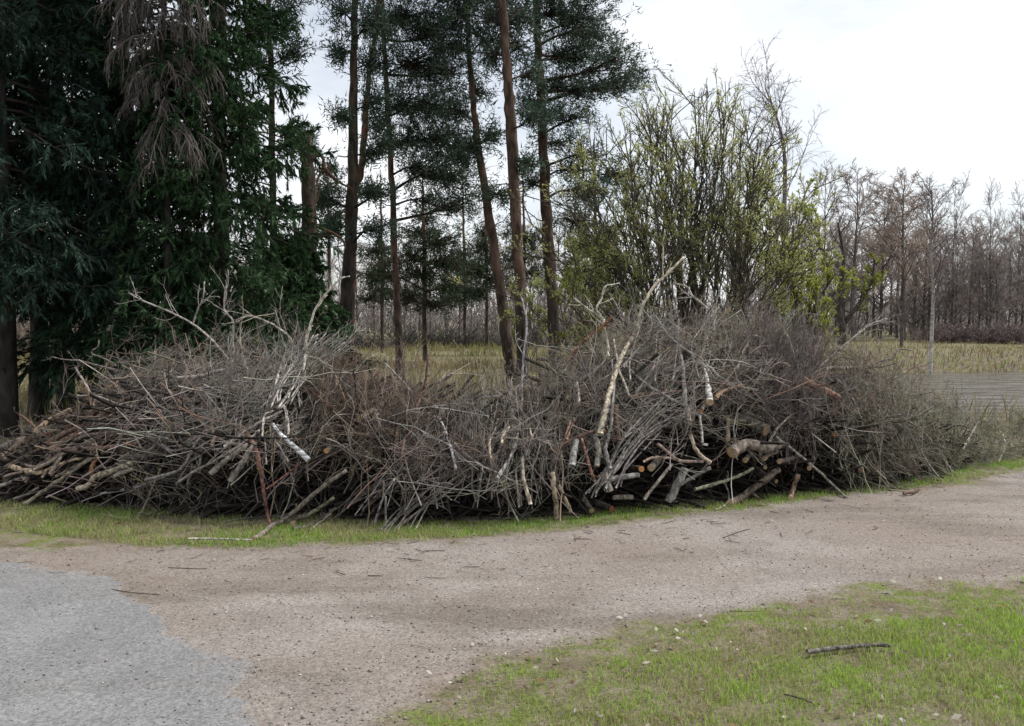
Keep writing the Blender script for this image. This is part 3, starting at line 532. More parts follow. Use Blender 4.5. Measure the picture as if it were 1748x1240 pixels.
SHRUB = {}
def shrub(px, Y, h, wdt, tint, label, group, name='bare_shrub'):
    x = (px - CX) / FPX * Y; z0 = gz(x, Y); key = (tint, px % 2)
    if key not in SHRUB:
        n = 46; b = nrm(n, 3) * np.array((.42, .3, 0)); d = np.stack([nrm(n) * .5, nrm(n) * .5, np.ones(n)], 1); A = shoots(b, d, uni(.5, 1, n), 5, .15, .02)
        m = MB().add(*tubes(A, taper(np.full(n, .016), np.full(n, .006), 5), 3), vary(tint, n).repeat(15, 0)); B, _, _ = kids(A, 9, .15, 1, .6, .45, 3, .2); m.add(*tubes(B, np.linspace(.01, .006, 3)[None], 3), vary(tint, len(B)).repeat(9, 0))
        C, _, _ = kids(B, 4, .2, 1, .6, .5, 3, .2); m.add(*spikes(C, .009), vary(tint, len(C)).repeat(4, 0)); SHRUB[key] = m.mesh('crown', M_TWIG)
    root = empty(name, (x, Y, z0), label, 'shrub', group); root.scale = (wdt, wdt, h); root.rotation_euler = (0, 0, random.uniform(0, 6.28)); link('crown', SHRUB[key], root)
for px, Y, h, wdt in ((1590, 56, 1.2, 1.2), (1615, 57, 1.4, 1.5), (1645, 56, 1.5, 1.6), (1678, 57, 1.4, 1.7), (1705, 56, 1.6, 1.5), (1740, 55, 1.3, 1.4), (1775, 56, 1.4, 1.4)):
    shrub(px, Y, h, wdt, (.14, .108, .105), 'purplish brown bare bush in the row on the far bank', 'bushes on the far bank')
for px, Y, h, wdt in ((640, 44, .9, 1.5), (700, 48, 1.1, 1.5), (740, 50, 1.0, 1.5), (790, 47, 1.1, 1.4), (835, 50, 1.0, 1.5), (880, 46, 1.0, 1.4), (1000, 45, 1.2, 1.5), (590, 46, 1.1, 1.4), (925, 48, 1.2, 1.4)):
    shrub(px, Y, h, wdt, (.07, .065, .06), 'dark low bare bush at the edge of the meadow behind the pines', 'bushes at the meadow edge')
for px, Y, h, wdt in ((20, 34, 1.6, 1.6), (75, 36, 1.5, 1.6), (130, 33, 1.7, 1.6), (190, 35, 1.5, 1.6), (-60, 34, 1.6, 1.6)):
    shrub(px, Y, h, wdt, (.16, .13, .1), 'pale brown scrub across the water behind the spruce trunks', 'scrub behind the spruces')

# far woodland that reads as one mass, and the hill behind
wd = MB()
for q in range(4):
    k = 1400; Yb = uni(74, 120, k); xb = (uni(-500, 2300, k) - CX) / FPX * Yb; A = shoots(np.stack([xb, Yb, np.full(k, -.1)], 1), np.stack([nrm(k) * .25, nrm(k) * .25, np.ones(k)], 1), uni(1.2, 4.2, k), 3, .12)
    wd.add(*tubes(A, np.linspace(.04, .02, 3)[None], 3), vary((.14, .122, .115), k).repeat(9, 0)); B, _, _ = kids(A, 4, .2, 1, .6, .5, 3, .2); wd.add(*spikes(B, .045), vary((.2, .175, .165), 4 * k).repeat(4, 0))
for q in range(150):
    px = random.uniform(-500, 2300); Y = random.uniform(82, 135); x = (px - CX) / FPX * Y; H = random.uniform(6.5, 10.5) * (Y / 95); n = 8
    P = np.stack([x + .1 * nrm(n), Y + .1 * nrm(n), np.linspace(-.2, H, n)], 1); c = np.array((.11, .098, .095)); pinek = random.random() < .22 and px < 1300
    wd.add(*tubes(P[None], np.linspace(.12, .03, n)[None], 5), c)
    A, _, _ = kids(P[None], 16, .15, 1, .7, .3, 3, .15, .1); wd.add(*tubes(A, np.array([.045, .035, .02])[None], 3), c * 1.2)
    B, _, _ = kids(A, 12, .1, 1, .7, .5, 3, .2, .05); wd.add(*spikes(B, .04), vary((.05, .07, .045) if pinek else (.22, .195, .19), len(B)).repeat(4, 0))
    if pinek:
        k = 500; p, tn = along(B, rng.integers(0, len(B), k), uni(0, 1, k)); V, F = leaves(p, nrm(k, 3), uni(.3, .6, k), uni(.12, .25, k)); wd.add(V, F, vary((.035, .055, .035), k).repeat(4, 0))
tag(wd.build('woodland', M_TWIG), 'distant grey wood closing the view behind meadow and pond', 'woodland', kind='stuff')
hx = np.linspace(-420, 700, 120); hv = []
for f, z in ((0, -2), (1, 0)):
    for x in hx:
        h = -1 + 15 * np.clip((x - 120) / 90, 0, 1) ** .7 + 3 * vnoise(x, 0, .03, 4) + 1.5 * vnoise(x, 0, .3, 8); hv.append((x, 330 + f * 40, -2 if f == 0 else h))
i = np.arange(119); tag(MB().add(hv, np.stack([i, i + 1, i + 121, i + 120], -1), (.07, .085, .1)).build('hill', wood_mat('wooded_hill', 1.2, .5, .3, (1, 1, 1))), 'low wooded hill on the skyline', kind='structure')

# small white building glimpsed between far trunks
def house():
    Y = 84.0; x = (1711 - CX) / FPX * Y; root = empty('white_house', (x, Y, 0), 'small white gabled house glimpsed between far trunks at right', 'house')
    wm, rm, gm = plain('white_render', (.75, .75, .76)), plain('dark_roof', (.07, .07, .075)), plain('window_glass', (.03, .035, .04), .15)
    hw, dp, e, r = .75, 3.0, 1.9, 3.0
    v = [(-hw, 0, 0), (hw, 0, 0), (hw, 0, e), (0, 0, r), (-hw, 0, e)]; V = v + [(a, dp, c) for a, b, c in v]
    m = MB().add(V, [[0, 1, 6, 5], [1, 2, 7, 6], [4, 0, 5, 9]], (1, 1, 1)); m.F += [np.array([[0, 4, 3, 2, 1]]), np.array([[5, 6, 7, 8, 9]])]; m.build('wall', wm, root, False)
    for s in (-1, 1):
        a = np.array([(0, -.15, r + .12), (s * (hw + .2), -.15, e - .15), (s * (hw + .2), dp + .15, e - .15), (0, dp + .15, r + .12)]); V = np.concatenate([a, a - (0, 0, .1)])
        MB().add(V, [[0, 1, 2, 3], [4, 7, 6, 5], [0, 4, 5, 1], [1, 5, 6, 2], [2, 6, 7, 3], [3, 7, 4, 0]], (1, 1, 1)).build('roof', rm, root, False)
    a = np.array([(-.35, -.02, .9), (.35, -.02, .9), (.35, -.02, 1.6), (-.35, -.02, 1.6)]); MB().add(a, [[0, 1, 2, 3]], (1, 1, 1)).build('window', gm, root, False)
house()

# ------------------------------------------------------------------ the brush pile: tangled brushwood nobody could count
GREY, LIGHT, DARK, RED, TAN, WHITE, CREAM, OLIVE, PURP = (.2, .178, .165), (.34, .31, .285), (.075, .064, .058), (.19, .095, .065), (.36, .26, .17), (.55, .54, .53), (.5, .42, .32), (.16, .155, .1), (.125, .1, .1)
def field(px, u):
    """lie of the brushwood along the pile: mean angle above the horizontal, its spread, tone"""
    n = len(px); ang = np.zeros(n); sp = np.zeros(n); tint = np.zeros((n, 3))
    for x0, x1, a, s, t in ((-400, 215, 22, 24, (.165, .138, .118)), (215, 440, 28, 45, (.175, .155, .145)), (440, 540, 48, 30, (.215, .2, .19)), (540, 720, 70, 55, (.14, .11, .094)), (720, 800, 78, 38, (.17, .15, .14)), (800, 970, 84, 26, (.2, .18, .16)), (970, 1010, 75, 30, (.2, .175, .155)),
                            (1010, 1180, 48, 30, (.2, .18, .165)), (1180, 1285, 70, 36, (.19, .17, .15)), (1285, 1390, 88, 16, (.135, .112, .11)), (1390, 1460, 118, 38, (.17, .145, .13)), (1460, 1640, 132, 26, (.18, .165, .135)), (1640, 2100, 82, 46, (.18, .175, .135))):
        q = (px + 22 * nrm(n) >= x0) & (px <= x1 + 22); ang[q], sp[q], tint[q] = a, s, t
    return np.radians(ang + 1.35 * sp * nrm(n)), tint
def basis(px):
    _, hd = pile_base(px); er = np.stack([hd[:, 1], -hd[:, 0], np.zeros(len(px))], 1); ed = np.concatenate([hd, np.zeros((len(px), 1))], 1); return er, ed
def lay(px, u, inset, length, n, wob, lift, depth, ang=None, tint=None):
    a, t = field(px, u); a = a if ang is None else ang; H = pile_height(px); z = np.maximum(u * H, .02); off = front(u) + inset; C = pile_point(px, off, z); er, ed = basis(px)
    length = length * np.clip(H / .95, .3, 1); sl = np.clip(u, 0, 1) * .55                                 # lean back with the slope of the face
    d = np.cos(a)[:, None] * er + np.sin(a)[:, None] * (np.array((0, 0, 1.0)) + ed * sl[:, None]) + ed * (depth * nrm(len(px)))[:, None]
    d = unit(d); P = shoots(C - d * (length * .5)[:, None], d, length, n, wob, lift); P[..., 2] = np.maximum(P[..., 2], .01); return P, (t if tint is None else tint)
def px_samples(n, lo=-230, hi=1900): return uni(lo, hi, n)
# packed old sticks inside the pile, tinted near black to deepen the shaded gaps
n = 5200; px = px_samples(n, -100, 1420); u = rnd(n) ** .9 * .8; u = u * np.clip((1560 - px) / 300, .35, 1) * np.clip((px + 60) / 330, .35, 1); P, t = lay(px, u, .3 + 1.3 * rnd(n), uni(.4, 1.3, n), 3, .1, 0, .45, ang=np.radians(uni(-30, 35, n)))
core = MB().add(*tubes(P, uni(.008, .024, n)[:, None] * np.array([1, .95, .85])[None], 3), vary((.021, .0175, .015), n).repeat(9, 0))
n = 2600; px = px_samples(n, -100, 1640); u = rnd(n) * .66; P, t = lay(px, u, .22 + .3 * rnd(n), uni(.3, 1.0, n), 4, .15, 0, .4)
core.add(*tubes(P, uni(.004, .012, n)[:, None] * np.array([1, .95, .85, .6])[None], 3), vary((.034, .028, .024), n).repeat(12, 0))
tag(core.build('packed_brushwood', M_TWIG), 'old sticks packed inside the brush pile, shade put into their dark colour', 'brushwood', kind='stuff')
# twiggy surface
def brush(px, u, inset, length, r, n, wob, lift, depth, k1, k2, mb, tint=None, ang=None, up=0.0):
    P, t = lay(px, u, inset, length, n, wob, lift, depth, ang, tint); M = len(px); t = t * np.array((1.0, .98, .93)) * (1 + .4 * uni(-1, 1, M, 1)) * (1 + .05 * nrm(M, 3))
    mb.add(*tubes(P, taper(r, r * .45, n), 3), t.repeat(n * 3, 0))
    B, i, _ = kids(P, k1, .2, 1, .55, .45, 3, .27, up); mb.add(*tubes(B, r[i][:, None] * np.array([.5, .43, .28])[None], 3), (t[i] * uni(.8, 1.3, len(B), 1)).repeat(9, 0))
    C, j, _ = kids(B, k2, .2, 1, .55, .5, 3, .22, up); mb.add(*spikes(C, np.maximum(r[i][j] * .33, .0013)), (t[i][j] * uni(.85, 1.4, len(C), 1)).repeat(4, 0)); return C
tw = MB(); ENDS = []
dens = lambda px, u: np.where((px > 545) & (px < 1420) & (u < .52), .07, np.where((px > 330) & (px < 560) & (u < .45), .16, np.where(px < 215, .45, 1.0)))
def pick(n, u0=0.0, u1=1.0, lo=-230, hi=1900, pw=.75):
    px = px_samples(n, lo, hi); u = u0 + (u1 - u0) * rnd(n) ** pw; k = rnd(n) < dens(px, u); return px[k], u[k]
px, u = pick(2500); m = len(px); ENDS.append(brush(px, u, .05 + .10 * nrm(m), uni(.3, 1.05, m), .0019 + .0085 * rnd(m) ** 3.2, 6, .27, 0, .3, 6, 2, tw))
px, u = pick(850, .75, 1.05, 150, 1620); m = len(px); ENDS.append(brush(px, u, .1 + .2 * np.abs(nrm(m)), uni(.25, .8, m), uni(.0014, .0034, m), 5, .26, .03, .4, 6, 4, tw, up=.02))
m = 300; px = uni(180, 1560, m); u = uni(.35, 1.0, m); brush(px, u, -.04 + .07 * nrm(m), uni(.4, 1.2, m), uni(.0035, .0075, m), 7, .2, 0, .2, 4, 2, tw, tint=np.where(rnd(m, 1) < .75, (.29, .27, .255), (.18, .13, .105)))
m = 230; px = uni(545, 1430, m); u = uni(.48, .8, m); brush(px, u, -.1 + .1 * nrm(m), uni(.3, .65, m), .0016 + .003 * rnd(m) ** 2, 6, .2, 0, .25, 7, 4, tw, ang=np.radians(-80 + 32 * nrm(m)))
tag(tw.build('tangled_brushwood', M_TWIG), 'tangle of thin grey twigs over the whole brush pile', 'brushwood', kind='stuff')
# reddish dead conifer brush, dark twig bundle, fans, right-hand end
rd = MB(); m = 170; px = uni(525, 735, m); u = uni(.7, 1.0, m); brush(px, u, .0 + .12 * nrm(m), uni(.2, .5, m), uni(.0016, .0032, m), 6, .2, 0, .35, 8, 5, rd, tint=np.tile((.115, .088, .074), (m, 1)), ang=np.radians(uni(10, 170, m)))
tag(rd.build('reddish_brushwood', M_TWIG), 'reddish brown mass of fine dead twigs left of pile centre', 'brushwood', kind='stuff')
bd = MB(); m = 330; px = uni(1292, 1388, m); u = uni(.5, 1.02, m); brush(px, u, -.08 + .08 * nrm(m), uni(.4, .8, m), uni(.002, .0045, m), 6, .07, .0, .12, 6, 3, bd, tint=np.tile((.115, .1, .098), (m, 1)), ang=np.radians(90 + 15 * nrm(m)))
tag(bd.build('upright_brushwood', M_TWIG), 'dark purplish bundle of upright twigs right of pile centre', 'brushwood', kind='stuff')
rt = MB(); m = 520; px = uni(1440, 1900, m); u = uni(.1, 1.0, m); ENDS.append(brush(px, u, .0 + .15 * nrm(m), uni(.5, 1.1, m), uni(.0016, .004, m), 7, .17, .0, .35, 7, 4, rt, tint=np.tile((.185, .18, .145), (m, 1)), ang=np.radians(np.where(px < 1600, 135, 80) + 40 * nrm(m)), up=.02))
tag(rt.build('low_brushwood', M_TWIG), 'low greenish grey brush trailing off at the pile\'s right end', 'brushwood', kind='stuff')
# dead leaves caught in the brushwood
dl = MB()
for C in ENDS[:2]:
    i = rng.integers(0, len(C), 1500); p, tn = along(C, i, uni(0, 1, 1500)); V, F = leaves(p, tn * .3 + nrm(1500, 3) + (0, 0, -.5), uni(.018, .045, 1500), uni(.01, .026, 1500)); dl.add(V, F, vary((.2, .13, .075), 1500, .5).repeat(4, 0))
tag(dl.build('dead_leaves', M_LEAF, smooth=False), 'brown dead leaves caught among the brushwood twigs', 'leaves', kind='stuff')
# small green buds and leaves still on the cut twigs
lf = MB()
def sprout(C, lo, hi, zmax, n, c, size):
    mid = C[:, 1]; ppx = CX + mid[:, 0] / mid[:, 1] * FPX; q = np.where((ppx > lo) & (ppx < hi) & (mid[:, 2] < zmax))[0]
    if len(q) == 0: return
    i = rng.choice(q, n); p, tn = along(C, i, uni(0, 1, n)); V, F = leaves(p, tn + nrm(n, 3), uni(.6, 1.3, n) * size, uni(.3, .6, n) * size); lf.add(V, F, vary(c, n, .4).repeat(4, 0))
sprout(ENDS[0], 200, 800, .75, 700, (.14, .17, .045), .022); sprout(ENDS[0], 740, 1300, 3, 900, (.16, .17, .06), .016); sprout(ENDS[1], 740, 1420, 3, 900, (.17, .18, .065), .016); sprout(ENDS[2], 1440, 2000, 3, 3200, (.13, .145, .05), .018); sprout(ENDS[0], -200, 560, 3, 300, (.13, .14, .05), .016)
tag(lf.build('brushwood_leaves', M_LEAF, smooth=False), 'small green leaves sprouting on the cut brushwood', 'leaves', kind='stuff')

# ------------------------------------------------------------------ branches and logs one can pick out of the pile
def branch(name, label, pts, w0, w1, tint, cut=None, twigs=0, i0=-.1, i1=-.1, cat='branch', group=None, sides=8, far=None, cutcol=(.45, .32, .19), m=None):
    """pts are the place of the branch in the photograph, taken onto the pile's face; w0, w1 its width there; cut is the end that is sawn"""
    k = len(pts); P = [on_pile(a, b, i0 + (i1 - i0) * q / max(k - 1, 1)) for q, (a, b) in enumerate(pts)]
    if far is not None: P = P + [P[-1] + np.asarray(far)]
    w0, w1 = w0 * .86, w1 * .86; Y0, Y1 = P[0][1], P[-1][1]; Q = smooth_line(P, 5); n = len(Q); L_ = np.linalg.norm(np.diff(Q, axis=0), axis=1).sum()
    r = np.linspace(w0 * Y0, w1 * Y1, n) / FPX / 2; jit = min(1.0, (L_ / n) / (2.5 * r.mean())); Q[1:-1] += nrm(n - 2, 3) * (r[1:-1] * .2 * jit)[:, None]; r = r * (1 + (.015 + .04 * jit) * nrm(n)); Q[:, 2] = np.maximum(Q[:, 2], r * .9)
    mb = MB(); T = np.asarray(tint)[None] * (1 + .16 * vnoise(np.arange(n), np.zeros(n), .6, int(pts[0][0])) - .08)[:, None]
    V, F = tubes(Q[None], r[None], sides); mb.add(V, F, T.repeat(sides, 0))
    # close both ends
    for e in (0, n - 1):
        ring = np.arange(sides) + e * sides; c = mb.n; mb.add(Q[e:e + 1] + (0, 0, 0), np.zeros((0, 3), int), T[e]); mb.F.append(np.stack([ring, np.roll(ring, -1), np.full(sides, c)], -1))
    o = mb.build(name, m or M_BARK, None, True, Q[0]); tag(o, label, cat, group)
    if cut is not None:
        for e in ([0] if cut == 0 else [n - 1] if cut == 1 else [0, n - 1]):
            ax = unit(Q[e] - Q[1] if e == 0 else Q[e] - Q[-2]); c = Vector(Q[e] - Q[0] + ax * .002); rr = r[e] * .97
            a = np.arange(16) * math.pi / 8; ring = np.stack([np.cos(a) * rr * (1 + .04 * nrm(16)), np.sin(a) * rr * (1 + .04 * nrm(16)), np.zeros(16)], 1); Vv = np.concatenate([ring, ring * .5 + (0, 0, .002), [(0, 0, .003)]])
            F4 = np.stack([np.arange(16), np.roll(np.arange(16), -1), np.roll(np.arange(16), -1) + 16, np.arange(16) + 16], -1); mm = MB().add(Vv, F4, cutcol); mm.F.append(np.stack([np.arange(16) + 16, np.roll(np.arange(16), -1) + 16, np.full(16, 32)], -1))
            f = mm.build('cut_face', M_CUT, o, True); f.location = c; f.rotation_euler = Vector(ax).to_track_quat('Z', 'Y').to_euler()
    for q in range(2 if cat == 'log' and L_ > .35 else 0):           # broken side stubs
        B, _, _ = kids(Q[None], 1, .15, .9, 1.1, .1, 4, .1); B = Q[0] * 0 + B; ln = np.linalg.norm(B[0, -1] - B[0, 0]); B = B[:, :1] + (B - B[:, :1]) * (r.mean() * 3.2 / max(ln, 1e-3))
        rs = r.mean() * random.uniform(.3, .5); f = MB().add(*tubes(B, np.array([1.3, 1, .9, .55])[None] * rs, 6), T[0] * .9).build('stub', M_BARK, o, True); f.location = tuple(-Q[0])
    for q in range(twigs):
        B, _, _ = kids(Q[None], 1, .35, .95, .7, min(.5, .45 / max(L_, .3)), 6, .16, .04); C, _, _ = kids(B, 4, .2, 1, .6, .5, 4, .2); rt_ = max(float(r.min()) * .55, .002)
        mt = MB().add(*tubes(B, np.linspace(rt_, rt_ * .5, 6)[None], 4), T[0]).add(*tubes(C, np.array([.5, .45, .4, .25])[None] * rt_, 3), T[0] * 1.1)
        f = mt.build('twig', M_TWIG, o, True); f.location = tuple(-Q[0])
    return o
B_, L__ = 'branch', 'log'
REDB, PINK, MOSS, BRN = (.18, .112, .085), (.24, .15, .12), (.17, .17, .1), (.13, .1, .08)
CAT = [
 # left end
 ('cut_log', 'tan log with sawn orange end at the far left tip of the pile', [(4, 786), (24, 767), (60, 740), (84, 719), (120, 700)], 19, 10, (.24, .18, .13), 0, 0, L__),
 ('cut_log', 'long grey log lying under the tan log at the pile\'s left tip', [(-40, 782), (0, 766), (40, 752), (80, 738)], 16, 12, (.2, .175, .155), None, 0, L__),
 ('bent_limb', 'thick reddish bent limb climbing right at the pile\'s left end', [(92, 766), (116, 750), (138, 738), (152, 716), (162, 702), (190, 692), (222, 678)], 15, 9, REDB, None, 2, B_),
 ('bent_limb', 'reddish limb with peeled underside lying level below the bent limb', [(76, 764), (116, 771), (150, 767), (184, 765), (232, 758)], 11, 8, (.2, .13, .098), None, 0, B_),
 ('bent_limb', 'second reddish limb parallel above the level one at left', [(74, 762), (100, 745), (128, 733), (150, 724), (176, 706), (205, 700)], 12, 7, (.17, .108, .083), None, 1, B_),
 ('pale_branch', 'pale tan branch curving up to the pile\'s left shoulder', [(158, 694), (172, 676), (184, 664), (206, 650), (226, 638)], 9, 5, TAN, None, 1, B_),
 ('straight_stick', 'straight pale stick slanting out at lower left with sawn end', [(41, 861), (72, 840), (104, 818), (140, 793), (168, 777)], 8, 7, (.33, .29, .23), 0, 0, B_),
 ('peeled_branch', 'peeled cream branch with round sawn tip at the left end', [(14, 796), (44, 803), (63, 808), (92, 798), (116, 788), (140, 783)], 12, 5, (.42, .32, .22), 0, 0, B_),
 ('cut_log', 'short pale log with brown broken stub at lower left', [(132, 835), (150, 829), (164, 814), (194, 803), (224, 791)], 12, 11, (.42, .36, .28), None, 0, L__),
 ('broken_stub', 'orange brown upright stub beside the short pale log', [(159, 824), (156, 806), (158, 795), (170, 779)], 10, 7, (.27, .14, .07), None, 0, B_),
 ('cut_log', 'small pale cut log right of the short pale log', [(195, 813), (212, 806), (230, 800)], 9, 9, (.3, .27, .22), 0, 0, L__),
 ('thin_branch', 'straight light grey stick leaning on the left shoulder under spruces', [(128, 627), (148, 660), (168, 688)], 4, 6, LIGHT, None, 0, B_),
 ('thin_branch', 'thin twiggy branch reaching left in front of the spruce trunks', [(200, 632), (165, 624), (135, 616), (108, 614), (87, 609)], 4, 2, (.2, .17, .16), None, 3, B_),
 ('thin_branch', 'curling thin twig above the left shoulder of the pile', [(198, 625), (178, 612), (160, 606), (156, 600), (167, 592), (169, 581)], 3.5, 2, (.2, .18, .15), None, 1, B_),
 ('bent_limb', 'crooked dark red stick sticking up at the far left', [(34, 709), (50, 720), (66, 734), (82, 720), (104, 714), (130, 710)], 5, 6, (.14, .085, .065), None, 0, B_),
 ('bent_limb', 'dark red limb between crooked stick and bent limb at left', [(70, 745), (96, 735), (121, 726), (140, 716), (158, 706)], 7, 6, (.15, .075, .055), None, 0, B_),
 ('straight_stick', 'grey stick running from the left frame edge up to the limbs', [(-10, 834), (24, 821), (48, 811), (76, 795), (102, 781)], 7, 5, (.26, .235, .21), None, 0, B_),
 ('straight_stick', 'dark grey stick lying low below the pale log at left', [(24, 852), (44, 845), (66, 832)], 6, 5, (.16, .145, .13), 0, 0, B_),
 ('straight_stick', 'long grey stick lying almost level below the pale logs', [(172, 843), (230, 832), (265, 820), (302, 806)], 5, 5, (.22, .205, .2), None, 0, B_),
 ('pale_branch', 'pale stick with orange tip poking down onto the grass at left', [(232, 889), (247, 864), (262, 828), (274, 800)], 5, 4, (.3, .26, .17), 0, 1, B_),
 # left middle
 ('pale_branch', 'gnarled pale limb lying along the top of the left half', [(303, 645), (338, 643), (352, 640), (367, 635), (399, 631), (422, 629)], 7, 7, (.37, .33, .29), None, 1, B_),
 ('long_branch', 'long grey branch sweeping up right across the left half', [(248, 819), (290, 809), (312, 797), (338, 752), (372, 717), (436, 677), (478, 662), (518, 652)], 6, 5, (.26, .24, .225), None, 3, B_),
 ('straight_stick', 'pinkish stick slanting down right across the left half', [(277, 656), (296, 675), (314, 693), (335, 712), (355, 731)], 5, 5, PINK, None, 0, B_),
 ('pale_branch', 'pale bark stick slanting up left of the red upright stick', [(383, 763), (412, 742), (442, 722), (482, 702)], 7, 5, (.4, .37, .33), None, 0, B_),
 ('long_branch', 'light grey stick slanting up from the small mossy cut log', [(304, 823), (330, 806), (356, 792), (388, 774), (420, 754), (444, 735)], 5, 6, LIGHT, None, 1, B_),
 ('cut_log', 'grey cut log end slanting under light stick in left half', [(360, 809), (374, 796), (388, 784), (424, 760)], 12, 10, (.24, .22, .19), 0, 0, L__),
 ('cut_log', 'second grey cut log standing slantwise left of the red stick', [(393, 822), (410, 797), (426, 770), (436, 756)], 13, 10, (.2, .18, .16), 0, 0, L__),
 ('red_branch', 'red-brown forked stick standing upright on the grass', [(463, 899), (457, 880), (452, 850), (447, 818), (442, 790), (436, 765), (420, 738)], 5, 10, (.19, .098, .078), None, 0, B_),
 ('red_branch', 'thin red side stick slanting right from the upright red stick', [(455, 835), (484, 814), (514, 790)], 3.5, 3.5, (.22, .1, .08), None, 0, B_),
 ('birch_stick', 'white birch stick pointing down right with thick pale end', [(527, 786), (510, 770), (490, 752), (476, 738), (466, 724)], 12, 6, (.62, .64, .66), 0, 0, B_),
 ('birch_stick', 'short white hooked stick above the white birch stick', [(448, 745), (449, 725), (452, 708), (466, 702)], 4.5, 5, (.5, .47, .4), None, 0, B_),
 ('pale_branch', 'short pale knobbly stub right of the white hook', [(492, 742), (491, 722), (487, 700), (484, 694)], 5, 7, (.42, .39, .35), None, 0, B_),
 ('straight_stick', 'thin grey stick pointing down left of white birch stick', [(492, 789), (480, 768), (466, 746)], 5, 3, (.3, .28, .27), None, 0, B_),
 ('straight_stick', 'thin pale stick hanging straight down below the white hook', [(455, 793), (453, 766), (452, 748)], 4, 3, (.34, .3, .26), None, 0, B_),
 ('broken_stub', 'pinkish broken branch stub standing up in the left half', [(361, 762), (366, 745), (361, 725), (366, 706), (371, 697)], 9, 7, (.3, .22, .17), None, 0, B_),
 ('cut_log', 'long grey-brown log slanting down onto the grass with sawn foot', [(432, 923), (452, 910), (474, 895), (511, 866), (550, 832), (592, 803)], 12, 8, (.2, .17, .14), 0, 0, L__),
 ('cut_log', 'curved olive log lying right of the long slanting log', [(500, 896), (506, 887), (524, 880), (545, 868), (570, 850)], 10, 7, (.19, .17, .12), 0, 0, L__),
 ('cut_log', 'dark curved log lowest on the grass right of the olive log', [(500, 904), (518, 901), (537, 893), (552, 884), (572, 868)], 9, 6, (.13, .115, .1), None, 0, L__),
 ('straight_stick', 'thin pale stick below the dark curved log', [(528, 906), (546, 892), (566, 876)], 5, 4, (.26, .24, .2), None, 0, B_),
 ('long_branch', 'long bare branch rising left into the dark spruces', [(408, 634), (380, 602), (354, 573), (330, 554), (305, 540), (279, 528), (245, 514), (219, 500)], 5, 2.5, LIGHT, None, 6, B_),
 ('long_branch', 'upright forked twig branch silhouetted on the dark spruces', [(397, 625), (398, 590), (397, 548), (384, 532), (383, 510), (386, 488)], 5, 2.5, LIGHT, None, 6, B_),
 ('long_branch', 'short upright twig forking from the long bare branch', [(329, 554), (338, 528), (347, 508), (349, 481)], 3.5, 2.5, LIGHT, None, 3, B_),
 ('long_branch', 'arched pale branch curling left over the pile', [(470, 660), (476, 636), (484, 614), (498, 583), (480, 564), (460, 551), (426, 540), (402, 547)], 6, 2.5, (.36, .33, .29), None, 5, B_),
 ('long_branch', 'tall bright pale branch curving right in front of the thickest pine', [(518, 640), (520, 610), (523, 580), (536, 534), (556, 503), (580, 477), (597, 472)], 6, 3, (.5, .46, .38), None, 2, B_),
 # middle
 ('broken_stub', 'dark stick with orange broken tip at the red brush', [(525, 664), (540, 676), (558, 690), (575, 704)], 7, 7, (.1, .06, .04), 0, 0, B_),
 ('broken_stub', 'short upright dark red stub in the reddish brush', [(556, 694), (560, 672), (566, 646)], 6, 4, (.13, .065, .045), None, 0, B_),
 ('straight_stick', 'light thin stick leaning right above the reddish brush', [(656, 620), (684, 648), (704, 671)], 4, 4, LIGHT, None, 0, B_),
 ('straight_stick', 'upright dark red stick at the right edge of reddish brush', [(712, 694), (720, 672), (726, 653), (731, 606)], 6, 4, (.14, .08, .07), None, 2, B_),
 ('birch_stick', 'thin whitish stick hanging down just left of pile centre', [(778, 801), (770, 766), (758, 730), (748, 712)], 6, 4, (.46, .44, .45), None, 0, B_),
 ('thin_branch', 'forked pale twig in the dark hollow left of centre', [(640, 893), (648, 866), (657, 845), (674, 817)], 5, 4, (.27, .25, .24), None, 1, B_),
 ('thin_branch', 'straight pale twig below the forked twig in the hollow', [(658, 897), (658, 872), (658, 848)], 4, 4, (.25, .23, .21), None, 0, B_),
 ('long_branch', 'upright greyish birch top rising at pile centre', [(848, 818), (866, 790), (878, 765), (886, 733), (890, 690), (891, 650), (895, 600), (899, 550), (891, 510)], 8, 3, (.34, .32, .32), None, 5, B_, -.14, .1),
 ('peeled_branch', 'cream peeled twig left of the upright birch top', [(838, 786), (836, 768), (836, 752), (846, 732), (850, 716)], 6, 3, CREAM, None, 0, B_),
 ('peeled_branch', 'short curved cream stick between twig and birch top', [(856, 759), (859, 744), (869, 729)], 7, 5, (.56, .5, .36), None, 0, B_),
 ('peeled_branch', 'short cream stick right of the upright birch top', [(910, 748), (905, 736), (902, 714)], 6, 4, (.5, .43, .34), None, 0, B_),
 ('peeled_branch', 'long cream split stick pointing down at pile centre', [(905, 861), (899, 838), (893, 815), (892, 780)], 9, 6, (.5, .43, .34), None, 0, B_),
 ('straight_stick', 'thin grey-tan stick pointing down left of the split stick', [(886, 866), (884, 840), (880, 806)], 5, 4, (.3, .26, .22), None, 0, B_),
 ('cut_log', 'tan upright cut log standing right of the split stick', [(950, 884), (949, 858), (945, 830), (944, 806)], 10, 9, (.34, .28, .2), 0, 0, L__),
 ('cut_log', 'small tan log leaning right beside the upright tan log', [(974, 873), (964, 850), (953, 828)], 8, 7, (.36, .29, .2), 0, 0, L__),
 ('cut_log', 'thick grey upright log under the red arched branch', [(976, 795), (979, 776), (983, 752)], 16, 13, (.3, .3, .29), None, 0, L__),
 ('cut_log', 'pale grey upright log below the big bent branch', [(1019, 796), (1022, 768), (1015, 742)], 12, 11, (.36, .34, .3), 0, 0, L__),
 ('red_branch', 'red branch arching over the grey upright logs', [(944, 772), (966, 756), (986, 746), (1013, 737), (1042, 738)], 7, 6, (.15, .09, .07), None, 1, B_),
